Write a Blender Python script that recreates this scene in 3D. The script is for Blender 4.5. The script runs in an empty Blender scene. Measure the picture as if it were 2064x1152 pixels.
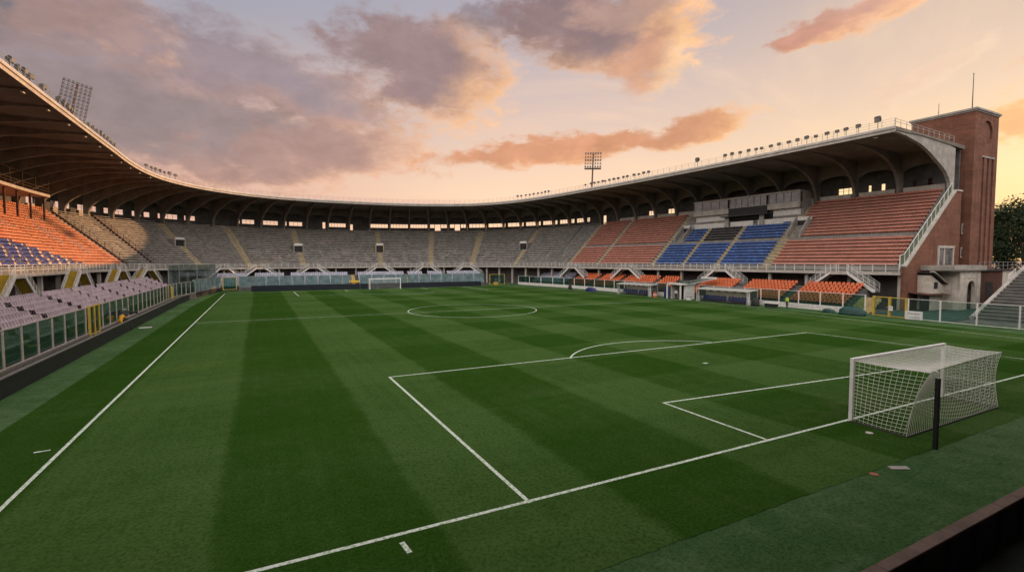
import bpy, math, random, bisect
from mathutils import Vector, Matrix
R = math.radians
scene = bpy.context.scene
random.seed(7)

# ------------------------------------------------------------------ camera, sky, sun, exposure
HEAD, PITCH, ROLL = 0.4765591, -0.0529605, -0.0024381
cam_data = bpy.data.cameras.new("camera")
cam = bpy.data.objects.new("camera", cam_data)
scene.collection.objects.link(cam)
_f = Vector((math.sin(HEAD)*math.cos(PITCH), math.cos(HEAD)*math.cos(PITCH), math.sin(PITCH)))
_r = Vector((math.cos(HEAD), -math.sin(HEAD), 0)); _u = _r.cross(_f)
_r2 = _r*math.cos(ROLL) + _u*math.sin(ROLL); _u2 = _u*math.cos(ROLL) - _r*math.sin(ROLL)
cam.matrix_world = Matrix(((_r2.x, _u2.x, -_f.x, -26.7366), (_r2.y, _u2.y, -_f.y, -11.9284), (_r2.z, _u2.z, -_f.z, 6.9519), (0, 0, 0, 1)))
cam_data.sensor_width = 36.0
cam_data.lens = 36.0*984.898/2064.0
cam_data.clip_start, cam_data.clip_end = 0.1, 9000
scene.camera = cam

SUN_AZ, SUN_EL = R(82.5), R(11.0)
sun_data = bpy.data.lights.new("sun", 'SUN')
sun_data.energy, sun_data.angle, sun_data.color = 5.0, R(0.5), (1.0, 0.54, 0.26)
sun = bpy.data.objects.new("sun", sun_data)
scene.collection.objects.link(sun)
_sd = Vector((math.sin(SUN_AZ)*math.cos(SUN_EL), math.cos(SUN_AZ)*math.cos(SUN_EL), math.sin(SUN_EL)))
sun.rotation_euler = (-_sd).to_track_quat('-Z', 'Y').to_euler()
sun.location = (120, 30, 60)
scene.view_settings.view_transform = 'Standard'
scene.view_settings.look = 'None'
scene.view_settings.exposure = 0.0
scene.view_settings.gamma = 1.0
scene.view_settings.use_curve_mapping = False
scene.cycles.max_bounces = 8
scene.cycles.transparent_max_bounces = 24
scene.cycles.use_denoising = True

world = bpy.data.worlds.new("World")
scene.world = world
world.use_nodes = True
WT = world.node_tree
for n in list(WT.nodes): WT.nodes.remove(n)

class NT:
    """small helper to write node maths as expressions"""
    def __init__(s, tree): s.t = tree
    def node(s, kind, **kw):
        n = s.t.nodes.new(kind)
        for k, v in kw.items(): setattr(n, k, v)
        return n
    def put(s, sock, v):
        if hasattr(v, 'is_linked') or isinstance(v, bpy.types.NodeSocket): s.t.links.new(v, sock)
        elif v is not None: sock.default_value = v
    def m(s, op, a, b=None, c=None, clamp=False):
        n = s.node('ShaderNodeMath', operation=op); n.use_clamp = clamp
        s.put(n.inputs[0], a); s.put(n.inputs[1], b); s.put(n.inputs[2], c)
        return n.outputs[0]
    def add(s, a, b): return s.m('ADD', a, b)
    def sub(s, a, b): return s.m('SUBTRACT', a, b)
    def mul(s, a, b): return s.m('MULTIPLY', a, b)
    def smooth(s, v, lo, hi):
        n = s.node('ShaderNodeMapRange', interpolation_type='SMOOTHSTEP')
        s.put(n.inputs['Value'], v); s.put(n.inputs['From Min'], lo); s.put(n.inputs['From Max'], hi)
        return n.outputs[0]
    def noise(s, vec, scale, detail=5, rough=.55, dist=0.0, dim='3D'):
        n = s.node('ShaderNodeTexNoise', noise_dimensions=dim)
        s.put(n.inputs['Vector'], vec); s.put(n.inputs['Scale'], scale); s.put(n.inputs['Detail'], detail)
        s.put(n.inputs['Roughness'], rough); s.put(n.inputs['Distortion'], dist)
        return n
    def comb(s, x, y, z=0.0):
        n = s.node('ShaderNodeCombineXYZ'); s.put(n.inputs[0], x); s.put(n.inputs[1], y); s.put(n.inputs[2], z)
        return n.outputs[0]
    def sep(s, v):
        n = s.node('ShaderNodeSeparateXYZ'); s.put(n.inputs[0], v); return n.outputs
    def mix(s, f, a, b, mode='MIX'):
        n = s.node('ShaderNodeMix', data_type='RGBA', blend_type=mode)
        s.put(n.inputs['Factor'], f)
        s.put(n.inputs[6], a if not isinstance(a, tuple) else (*a[:3], 1)); s.put(n.inputs[7], b if not isinstance(b, tuple) else (*b[:3], 1))
        return n.outputs[2]
    def ramp(s, f, stops, interp='LINEAR'):
        n = s.node('ShaderNodeValToRGB'); cr = n.color_ramp; cr.interpolation = interp
        while len(cr.elements) > 1: cr.elements.remove(cr.elements[0])
        cr.elements[0].position = stops[0][0]; cr.elements[0].color = (*stops[0][1], 1)
        for p, c in stops[1:]:
            e = cr.elements.new(p); e.color = (*c, 1)
        s.put(n.inputs[0], f); return n.outputs[0]

def srgb(r, g, b):
    f = lambda c: (c/255/12.92) if c/255 <= .04045 else ((c/255+.055)/1.055)**2.4
    return (f(r), f(g), f(b))

def build_sky():
    w = NT(WT)
    tc = w.node('ShaderNodeTexCoord')
    x, y, z = w.sep(tc.outputs['Generated'])
    el = w.m('ARCSINE', z)
    az0 = w.m('ARCTAN2', x, y)
    A = w.sub(az0, HEAD)                                       # bearing from the pitch's long view
    E = w.m('MAXIMUM', el, 0.0)
    # base gradient: warm near the sun's side, blue grey away from it
    fe = w.m('DIVIDE', E, 0.62)
    left = w.ramp(fe, [(0, srgb(226, 176, 146)), (.22, srgb(204, 164, 148)), (.45, srgb(172, 156, 156)), (.72, srgb(146, 150, 164)), (1, srgb(100, 112, 130))])
    mid = w.ramp(fe, [(0, srgb(252, 208, 158)), (.2, srgb(242, 206, 174)), (.42, srgb(212, 186, 172)), (.68, srgb(172, 164, 172)), (1, srgb(142, 148, 166))])
    right = w.ramp(fe, [(0, srgb(255, 206, 126)), (.2, srgb(248, 214, 162)), (.42, srgb(220, 192, 168)), (.7, srgb(190, 170, 160)), (1, srgb(168, 158, 158))])
    far = w.ramp(fe, [(0, srgb(150, 140, 146)), (.3, srgb(120, 126, 148)), (1, srgb(92, 104, 136))])
    col = w.mix(w.smooth(A, -.75, .05), left, mid)
    col = w.mix(w.smooth(A, .1, .75), col, right)
    col = w.mix(w.smooth(w.m('ABSOLUTE', w.sub(A, .35)), 1.5, 2.4), col, far)
    # cloud coordinates: bearing and height, stretched along the horizon
    P = w.comb(w.mul(A, 2.2), w.mul(E, 4.6), 0.0)
    n1 = w.noise(P, 1.3, 6, .58)
    n2 = w.noise(P, 3.4, 7, .60, .3)
    n3 = w.noise(w.comb(w.mul(A, 2.4), w.mul(E, 4.4), 4.0), 7.5, 7, .62, .25)
    a1 = w.sep(n1.outputs['Color']); a2 = w.sep(n2.outputs['Color'])
    wA = w.add(A, w.add(w.mul(w.sub(a1[0], .5), .26), w.mul(w.sub(a2[0], .5), .13)))
    wE = w.add(E, w.add(w.mul(w.sub(a1[1], .5), .15), w.mul(w.sub(a2[1], .5), .085)))
    fine = w.add(w.mul(w.sub(n3.outputs[0], .5), 1.25), w.mul(w.sub(n2.outputs[0], .5), .75))
    n4 = w.noise(w.comb(w.mul(A, 3.0), w.mul(E, 5.0), 9.0), 4.0, 8, .64, .3)
    gv = w.add(.88, w.mul(w.smooth(n4.outputs[0], .3, .72), .20))
    grain = w.comb(gv, gv, gv)
    # thin high veils
    pl = w.m('ADD', z, .16)
    Q = w.comb(w.m('DIVIDE', x, pl), w.m('DIVIDE', y, pl), 0.0)
    v1 = w.noise(w.comb(w.mul(w.sep(Q)[0], .55), w.mul(w.sep(Q)[1], 1.0), 2.0), 1.15, 7, .62, .8)
    veil = w.smooth(v1.outputs[0], .46, .74)
    veilcol = w.mix(w.smooth(A, -.5, .5), srgb(214, 170, 158), srgb(255, 216, 172))
    col = w.mix(w.mul(veil, .55), col, veilcol)
    # clouds: (px, py, half width, half height, tilt, cover, core, lit, lit side)
    def pos(px, py):
        return math.atan((px-1032)/985.0), math.atan((524-py)/math.hypot(985.0, px-1032))
    mauve, dusk, rose = srgb(142, 126, 126), srgb(120, 110, 114), srgb(182, 148, 134)
    peach, gold, tan = srgb(236, 178, 138), srgb(250, 192, 138), srgb(206, 146, 112)
    slate = srgb(92, 96, 106)
    clouds = [
        (40, 30, 330, 90, -.1, .92, slate, rose, .6),
        (230, 75, 260, 85, -.35, .85, srgb(158, 130, 124), peach, .55),
        (260, 185, 420, 95, -.08, .75, srgb(138, 124, 130), rose, .5),
        (560, 175, 330, 95, -.25, .85, srgb(144, 128, 134), srgb(208, 164, 142), .4),
        (420, 275, 520, 95, -.06, .9, mauve, srgb(222, 164, 136), .45),
        (650, 320, 290, 66, .12, .85, srgb(166, 134, 126), srgb(232, 182, 148), .5),
        (862, 152, 200, 108, -.18, .98, srgb(148, 124, 124), gold, .5),
        (1000, 55, 110, 60, .1, .5, dusk, peach, .2),
        (1190, 62, 260, 100, -.12, .97, srgb(140, 116, 116), gold, .5),
        (1300, 120, 110, 70, .2, .7, srgb(196, 146, 122), srgb(255, 208, 152), .6),
        (1290, 22, 150, 45, .1, .7, rose, gold, .6),
        (1080, 310, 260, 34, .12, .96, tan, srgb(236, 172, 122), .2),
        (1330, 272, 170, 36, .10, .95, srgb(200, 142, 108), srgb(250, 190, 128), .4),
        (1640, 62, 100, 30, .12, .95, srgb(190, 132, 106), gold, .5),
        (1700, 30, 160, 40, .18, .85, srgb(196, 146, 128), gold, .5),
        (2050, 250, 120, 44, .05, .8, srgb(232, 170, 112), srgb(255, 204, 132), .3),
        (1880, 150, 150, 40, .35, .35, srgb(226, 190, 168), srgb(255, 224, 188), .3),
        (2300, 90, 300, 70, .2, .7, rose, gold, -.3),
        (-500, 140, 420, 120, 0, .8, slate, mauve, .3),
    ]
    for (px, py, rx, ry, tilt, cov, core, lit, side) in clouds:
        ca, ce = pos(px, py)
        k = math.cos(ca)
        ra, re = rx/985.0*k*k, ry/985.0*k
        da, de = w.sub(wA, ca), w.sub(wE, ce)
        c, s_ = math.cos(tilt), math.sin(tilt)
        lx = w.m('DIVIDE', w.add(w.mul(da, c), w.mul(de, s_)), ra)
        ly = w.m('DIVIDE', w.sub(w.mul(de, c), w.mul(da, s_)), re)
        d = w.m('SQRT', w.add(w.mul(lx, lx), w.mul(ly, ly)))
        dens = w.add(w.sub(1.0, d), fine)
        mask = w.mul(w.smooth(dens, -.06, .48), cov)
        glow = w.add(w.mul(lx, side), w.add(w.mul(ly, -.22), w.sub(.62, w.mul(dens, .75))))
        cc = w.mix(w.smooth(w.add(glow, w.mul(fine, .3)), .05, 1.05), core, lit)
        cc = w.mix(1.0, cc, grain, 'MULTIPLY')
        col = w.mix(mask, col, cc)
    # unseen sky overhead and behind, brightened to add light on stands and grass
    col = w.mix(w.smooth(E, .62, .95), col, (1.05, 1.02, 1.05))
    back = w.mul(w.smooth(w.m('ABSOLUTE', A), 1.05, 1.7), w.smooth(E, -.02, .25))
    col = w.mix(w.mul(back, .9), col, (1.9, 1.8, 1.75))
    ground = w.smooth(el, -.01, -.08)
    col = w.mix(ground, col, srgb(70, 66, 62))
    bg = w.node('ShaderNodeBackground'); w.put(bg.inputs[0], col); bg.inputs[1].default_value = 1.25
    sky = w.node('ShaderNodeTexSky', sky_type='NISHITA')
    sky.sun_disc = False; sky.sun_elevation = SUN_EL; sky.sun_rotation = SUN_AZ
    sky.air_density = 1.2; sky.dust_density = 2.0
    bg2 = w.node('ShaderNodeBackground'); w.put(bg2.inputs[0], sky.outputs[0]); bg2.inputs[1].default_value = 0.06
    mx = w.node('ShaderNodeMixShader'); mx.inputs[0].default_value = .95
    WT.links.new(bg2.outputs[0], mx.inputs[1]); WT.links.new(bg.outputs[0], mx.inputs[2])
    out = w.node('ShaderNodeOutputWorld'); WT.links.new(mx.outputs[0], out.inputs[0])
build_sky()

# ------------------------------------------------------------------ materials
def new_mat(name):
    m = bpy.data.materials.new(name); m.use_nodes = True
    t = m.node_tree
    return m, NT(t), t.nodes['Principled BSDF'], t.nodes['Material Output']

def mat(name, col, col2=None, rough=.8, scale=1.5, spec=.3, bump=0.0, bscale=25, metal=0.0, streak=0.0, contrast=(.35, .68)):
    """base colour wandering between two close colours, with fine grain and (for concrete) vertical weather streaks"""
    m, n, b, o = new_mat(name)
    g = n.node('ShaderNodeNewGeometry')
    if col2 is None: col2 = tuple(c*.78 for c in col)
    f = n.smooth(n.noise(g.outputs['Position'], scale, 6, .62).outputs[0], *contrast)
    c = n.mix(f, col2, col)
    if streak:
        x, y, z = n.sep(g.outputs['Position'])
        s = n.noise(n.comb(n.mul(x, 2.2), n.mul(y, 2.2), n.mul(z, .16)), 1.4, 5, .6).outputs[0]
        c = n.mix(n.mul(n.smooth(s, .5, .72), streak), c, tuple(k*.45 for k in col))
    n.put(b.inputs['Base Color'], c)
    b.inputs['Roughness'].default_value = rough; b.inputs['Specular IOR Level'].default_value = spec; b.inputs['Metallic'].default_value = metal
    if bump:
        bn = n.node('ShaderNodeBump'); bn.inputs['Strength'].default_value = bump; bn.inputs['Distance'].default_value = .02
        n.put(bn.inputs['Height'], n.noise(g.outputs['Position'], bscale, 5, .6).outputs[0])
        n.put(b.inputs['Normal'], bn.outputs[0])
    return m

M = {}
M['concrete'] = mat('concrete', (.36, .325, .285), (.25, .225, .2), .9, .7, .2, .25, 12, streak=.45)
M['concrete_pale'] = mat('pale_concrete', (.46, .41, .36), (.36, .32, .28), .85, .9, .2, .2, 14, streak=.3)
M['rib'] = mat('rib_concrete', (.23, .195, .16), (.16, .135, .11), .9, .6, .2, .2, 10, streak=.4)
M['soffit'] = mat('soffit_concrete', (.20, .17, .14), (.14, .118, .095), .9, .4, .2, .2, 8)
M['step_concrete'] = mat('terrace_concrete', (.25, .232, .208), (.17, .158, .142), .9, .9, .2, .3, 10)
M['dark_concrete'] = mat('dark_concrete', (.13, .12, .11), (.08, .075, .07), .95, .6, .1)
M['bench'] = mat('grey_bench', (.60, .55, .49), (.36, .33, .295), .8, .45, .25, contrast=(.3, .5))
M['white_paint'] = mat('white_paint', (.66, .62, .58), (.52, .48, .44), .6, 2.5, .3, streak=.2)
M['white_metal'] = mat('white_metal', (.7, .68, .64), (.58, .55, .51), .45, 3, .4)
M['grey_metal'] = mat('grey_metal', (.32, .32, .31), (.22, .22, .21), .5, 3, .5, metal=.3)
M['dark_metal'] = mat('dark_metal', (.05, .045, .042), (.03, .028, .026), .6, 3, .4)
M['rust_metal'] = mat('brown_steel', (.1, .055, .04), (.06, .035, .03), .7, 2, .3)
M['yellow_paint'] = mat('yellow_paint', (.55, .38, .06), (.42, .27, .05), .6, 2, .3)
M['yellow_step'] = mat('worn_yellow_step', (.5, .36, .13), (.30, .23, .13), .85, 1.3, .2)
M['ochre_step'] = mat('ochre_step', (.42, .29, .03), (.34, .22, .03), .8, 2, .2)
M['lilac'] = mat('lilac_seat_plastic', (.48, .375, .405), (.37, .285, .31), .5, 1.2, .4)
M['lilac_pale'] = mat('grey_lilac_seat_plastic', (.40, .40, .47), (.32, .31, .37), .5, 1.2, .4)
M['orange'] = mat('orange_seat_plastic', (.74, .17, .045), (.6, .12, .035), .45, 1.0, .4)
M['red_orange'] = mat('faded_red_seat_plastic', (.50, .185, .12), (.42, .145, .092), .55, .8, .35)
M['sun_orange'] = mat('salmon_seat_plastic', (.72, .29, .155), (.58, .20, .10), .55, .8, .35)
M['blue'] = mat('blue_seat_plastic', (.008, .085, .34), (.006, .06, .25), .4, 1.2, .45)
M['navy'] = mat('navy_seat_plastic', (.012, .022, .1), (.01, .016, .07), .45, 2, .4)
M['royal'] = mat('faded_blue_seat_plastic', (.05, .075, .30), (.035, .055, .22), .5, 1.2, .4)
M['cream'] = mat('cream_seat_plastic', (.7, .55, .36), (.58, .42, .25), .5, 1.2, .4)
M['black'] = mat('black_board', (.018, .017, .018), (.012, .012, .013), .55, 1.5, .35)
M['board_top'] = mat('board_top_edge', (.16, .14, .12), (.11, .1, .09), .6, 3, .3)
M['navy_board'] = mat('navy_board', (.008, .012, .02), (.005, .008, .014), .5, 1.5, .35)
M['plaster'] = mat('old_white_plaster', (.62, .55, .47), (.46, .40, .34), .9, 1.1, .2, .2, 9, streak=.5)
M['cap_stone'] = mat('pink_stone_cap', (.15, .098, .078), (.10, .066, .054), .85, 2.5, .2, .3, 20)
M['roof_tile'] = mat('dark_roof_tile', (.06, .045, .04), (.035, .03, .028), .9, 2)
M['skin'] = mat('skin', (.42, .24, .16), None, .5, 4)
M['jacket'] = mat('yellow_jacket', (.72, .36, .02), (.62, .27, .015), .7, 6)
M['trousers'] = mat('dark_trousers', (.02, .02, .025), None, .8, 5)
M['white_cloth'] = mat('white_cloth', (.7, .68, .66), None, .8, 5)
M['hivis'] = mat('hi_vis_green', (.45, .62, .06), None, .7, 5)
M['hair'] = mat('dark_hair', (.015, .01, .008), None, .6, 8)
M['tarp'] = mat('green_tarp', (.012, .06, .045), (.008, .035, .03), .55, 2.5, .4, .6, 3)
M['bark'] = mat('bark', (.07, .05, .038), None, .95, 4)
M['dirt'] = mat('dark_floor', (.02, .022, .016), (.012, .012, .01), .95, 1.0, .1, .4, 6)
M['teal_floor'] = mat('teal_turf_floor', (.035, .075, .06), (.025, .05, .042), .9, .6, .2)
M['asphalt'] = mat('outer_ground', (.06, .058, .052), None, .95, .2)
M['lamp_glass'] = mat('lamp_glass', (.20, .18, .16), (.13, .12, .11), .2, 3, .6)
M['paint_line'] = mat('chalk_line', (.55, .57, .5), (.16, .26, .11), .9, 11, .1, contrast=(.34, .56))
M['orange_plate'] = mat('terracotta_plate', (.3, .11, .06), None, .9, 6)
M['sign_yellow'] = mat('yellow_sign', (.75, .5, .03), None, .5, 3)

def seat_vary(name, amount, light=0.0):
    m = M[name]; n = NT(m.node_tree); b = m.node_tree.nodes['Principled BSDF']
    src = b.inputs['Base Color'].links[0].from_socket
    g = n.node('ShaderNodeNewGeometry'); r = g.outputs['Random Per Island']
    c = n.mix(n.mul(r, amount), src, (0.01, 0.008, 0.008))
    if light: c = n.mix(n.mul(n.smooth(r, .0, .3), light), (.25, .33, .5), c) if False else n.mix(n.mul(n.sub(1.0, n.smooth(r, .0, .35)), light), c, (.10, .26, .6))
    n.put(b.inputs['Base Color'], c)
for q, a, l in (('lilac', .22, 0), ('lilac_pale', .25, 0), ('orange', .3, 0), ('red_orange', .2, 0), ('sun_orange', .22, 0), ('blue', .35, .22), ('royal', .3, 0), ('cream', .2, 0), ('bench', .5, 0)): seat_vary(q, a, l)

def brick_mat(name, c1, c2, mortar, along):
    m, n, b, o = new_mat(name)
    g = n.node('ShaderNodeNewGeometry')
    x, y, z = n.sep(g.outputs['Position'])
    vec = n.comb(n.add(x, y), z, 0.0)
    br = n.node('ShaderNodeTexBrick')
    n.put(br.inputs['Vector'], vec)
    br.inputs['Scale'].default_value = 1.0
    br.inputs['Brick Width'].default_value = .5; br.inputs['Row Height'].default_value = .14
    br.inputs['Mortar Size'].default_value = .016; br.inputs['Mortar Smooth'].default_value = .3
    br.inputs['Color1'].default_value = (*c1, 1); br.inputs['Color2'].default_value = (*c2, 1); br.inputs['Mortar'].default_value = (*mortar, 1)
    br.inputs['Bias'].default_value = -.2
    big = n.noise(g.outputs['Position'], .32, 6, .6).outputs[0]
    c = n.mix(n.mul(n.smooth(big, .42, .68), .5), br.outputs[0], tuple(k*.6 for k in c2))
    hz = n.noise(n.comb(n.mul(x, .25), n.mul(y, .25), n.mul(z, 1.5)), 1.2, 5, .6).outputs[0]
    c = n.mix(n.mul(n.smooth(hz, .48, .7), .32), c, tuple(min(1, k*1.35) for k in c1))
    st = n.noise(n.comb(n.mul(n.add(x, y), 1.3), n.mul(z, .07), 3.0), 1.0, 6, .65).outputs[0]
    c = n.mix(n.mul(n.smooth(st, .50, .70), .45), c, tuple(k*.4 for k in c2))
    n.put(b.inputs['Base Color'], c); b.inputs['Roughness'].default_value = .92; b.inputs['Specular IOR Level'].default_value = .15
    bn = n.node('ShaderNodeBump'); bn.inputs['Strength'].default_value = .4; bn.inputs['Distance'].default_value = .01
    n.put(bn.inputs['Height'], br.outputs['Fac']); bn.invert = True
    n.put(b.inputs['Normal'], bn.outputs[0])
    return m
M['brick'] = brick_mat('red_brick', (.20, .082, .05), (.14, .054, .034), (.14, .10, .08), 'y')
M['brick_dark'] = brick_mat('dark_brick', (.12, .05, .035), (.085, .036, .027), (.1, .075, .06), 'y')

def glass_mat(name, tint, milk, fac, rough=.06):
    m, n, b, o = new_mat(name)
    tr = n.node('ShaderNodeBsdfTransparent'); tr.inputs[0].default_value = (*tint, 1)
    di = n.node('ShaderNodeBsdfDiffuse'); g = n.node('ShaderNodeNewGeometry')
    nz = n.noise(g.outputs['Position'], .8, 4, .6).outputs[0]
    n.put(di.inputs[0], n.mix(n.smooth(nz, .35, .65), tuple(k*.75 for k in milk), milk))
    gl = n.node('ShaderNodeBsdfGlossy'); gl.inputs['Roughness'].default_value = rough
    a = n.node('ShaderNodeMixShader'); n.put(a.inputs[0], n.mul(n.add(.6, n.mul(nz, .8)), fac))
    n.t.links.new(tr.outputs[0], a.inputs[1]); n.t.links.new(di.outputs[0], a.inputs[2])
    fr = n.node('ShaderNodeFresnel'); fr.inputs[0].default_value = 1.45
    c = n.node('ShaderNodeMixShader'); n.put(c.inputs[0], n.mul(fr.outputs[0], .75))
    n.t.links.new(a.outputs[0], c.inputs[1]); n.t.links.new(gl.outputs[0], c.inputs[2])
    n.t.links.new(c.outputs[0], o.inputs[0])
    return m
M['glass'] = glass_mat('green_glass', (.60, .80, .73), (.06, .13, .115), .15)
M['glass_clear'] = glass_mat('clear_glass', (.84, .92, .89), (.12, .2, .18), .06)
M['glass_milky'] = glass_mat('milky_teal_glass', (.50, .62, .62), (.24, .33, .345), .6, .15)
M['glass_side'] = glass_mat('old_side_glass', (.62, .66, .55), (.2, .24, .16), .45, .15)
def window_glass():
    m, n, b, o = new_mat('window_glass')
    g = n.node('ShaderNodeNewGeometry')
    f = n.smooth(n.noise(g.outputs['Position'], .7, 5, .6).outputs[0], .3, .7)
    n.put(b.inputs['Base Color'], n.mix(f, (.05, .045, .045), (.16, .145, .14)))
    b.inputs['Roughness'].default_value = .12; b.inputs['Specular IOR Level'].default_value = .8
    return m
M['window_glass'] = window_glass()
def milk_roof():
    m, n, b, o = new_mat('milky_roof_sheet')
    b.inputs['Base Color'].default_value = (.7, .68, .64, 1); b.inputs['Roughness'].default_value = .4
    t = n.node('ShaderNodeBsdfTranslucent'); t.inputs[0].default_value = (.7, .7, .66, 1)
    x = n.node('ShaderNodeMixShader'); x.inputs[0].default_value = .55
    n.t.links.new(b.outputs[0], x.inputs[1]); n.t.links.new(t.outputs[0], x.inputs[2]); n.t.links.new(x.outputs[0], o.inputs[0])
    return m
M['milk_roof'] = milk_roof()

def leaf_mat(name, a, b_):
    m, n, b, o = new_mat(name)
    g = n.node('ShaderNodeNewGeometry')
    f = n.smooth(n.noise(g.outputs['Position'], .5, 3, .5).outputs[0], .3, .7)
    c = n.mix(f, a, b_)
    n.put(b.inputs['Base Color'], c); b.inputs['Roughness'].default_value = .75; b.inputs['Specular IOR Level'].default_value = .2
    tl = n.node('ShaderNodeBsdfTranslucent'); n.put(tl.inputs[0], c)
    mx = n.node('ShaderNodeMixShader'); mx.inputs[0].default_value = .12
    n.t.links.new(b.outputs[0], mx.inputs[1]); n.t.links.new(tl.outputs[0], mx.inputs[2]); n.t.links.new(mx.outputs[0], o.inputs[0])
    return m
M['leaf'] = leaf_mat('foliage', (.012, .02, .008), (.028, .042, .013))

def grass_mat(name, kind):
    m, n, b, o = new_mat(name)
    g = n.node('ShaderNodeNewGeometry')
    x, y, z = n.sep(g.outputs['Position'])
    wob = n.noise(g.outputs['Position'], .45, 4, .6)
    wc = n.sep(wob.outputs['Color'])
    big = n.noise(g.outputs['Position'], .09, 5, .6).outputs[0]
    midn = n.noise(g.outputs['Position'], 1.1, 6, .68).outputs[0]
    fin = n.noise(g.outputs['Position'], 9.0, 5, .72).outputs[0]
    tuft = n.noise(g.outputs['Position'], 24.0, 4, .8).outputs[0]
    if kind == 'pitch':
        def band(v, off, width, wv):
            t = n.m('DIVIDE', n.add(n.sub(v, off), n.mul(n.sub(wv, .5), .55)), width*2)
            fr = n.m('FRACT', t)
            return n.sub(n.smooth(fr, .0, .05), n.smooth(fr, .5, .55))
        sx = band(x, -28.2, 5.2, wc[0])
        sy = band(y, -1.4, 5.6, wc[1])
        chk = n.m('ABSOLUTE', n.sub(sx, sy))
        wx = n.smooth(x, -24, 8)                                # the far side is cut both ways, the near side mostly lengthwise
        stripe = n.sub(1.0, sx)
        tyre = n.noise(n.comb(n.mul(x, 2.6), n.mul(y, .05), 0.0), 1.0, 3, .6).outputs[0]   # passes of the mower inside each band
        tyre2 = n.noise(n.comb(n.mul(x, .05), n.mul(y, 2.2), 0.0), 1.0, 3, .6).outputs[0]
        s = n.add(n.mul(stripe, n.sub(.62, n.mul(wx, .16))), n.mul(n.mul(n.sub(1.0, sy), .30), n.add(.35, wx)))
        s = n.add(s, n.mul(n.sub(big, .5), .8))
        s = n.add(s, n.mul(n.sub(midn, .5), .85))
        s = n.add(s, n.add(n.mul(n.sub(tyre, .5), .5), n.mul(n.sub(tyre2, .5), .28)))
        c = n.mix(n.smooth(s, -.2, 1.15), (.015, .048, .003), (.060, .108, .028))
        dry = n.smooth(n.noise(g.outputs['Position'], .16, 6, .7).outputs[0], .54, .76)
        c = n.mix(n.mul(dry, .4), c, (.055, .075, .026))
        gm = n.m('SQRT', n.add(n.mul(n.mul(x, x), .06), n.mul(n.sub(y, 1.0), n.sub(y, 1.0))))        # worn goalmouth
        scuff = n.smooth(n.noise(g.outputs['Position'], 3.2, 4, .75, .6).outputs[0], .62, .74)
        c = n.mix(n.mul(scuff, .55), c, (.085, .105, .04))
        div = n.smooth(n.noise(n.comb(n.add(x, 31.0), y, 0.0), 4.5, 3, .6).outputs[0], .685, .74)
        c = n.mix(n.mul(div, .6), c, (.018, .032, .006))
        wear = n.mul(n.smooth(gm, 2.6, .4), n.smooth(midn, .40, .62))
        c = n.mix(n.mul(wear, .45), c, (.065, .068, .032))
    else:
        s = n.add(n.mul(midn, .75), n.mul(n.sub(big, .5), .9))
        c = n.mix(n.smooth(s, .2, .7), (.036, .080, .024), (.104, .160, .072))
        pale = n.smooth(n.noise(n.comb(n.mul(x, .35), n.mul(y, 1.6), 0.0), .6, 6, .7).outputs[0], .56, .78)
        c = n.mix(n.mul(pale, .55), c, (.15, .19, .12))
    c = n.mix(n.mul(n.smooth(fin, .38, .66), .55), c, (.008, .022, .003))
    c = n.mix(n.mul(n.smooth(tuft, .46, .66), .55), c, (.055, .09, .03) if kind == 'pitch' else (.09, .14, .07))
    n.put(b.inputs['Base Color'], c); b.inputs['Roughness'].default_value = 1.0; b.inputs['Specular IOR Level'].default_value = 0.0
    bn = n.node('ShaderNodeBump'); bn.inputs['Strength'].default_value = .8; bn.inputs['Distance'].default_value = .03
    n.put(bn.inputs['Height'], n.add(n.mul(tuft, .6), fin)); n.put(b.inputs['Normal'], bn.outputs[0])
    return m
M['pitch'] = grass_mat('pitch_grass', 'pitch')
M['apron'] = grass_mat('apron_turf', 'apron')

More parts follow.
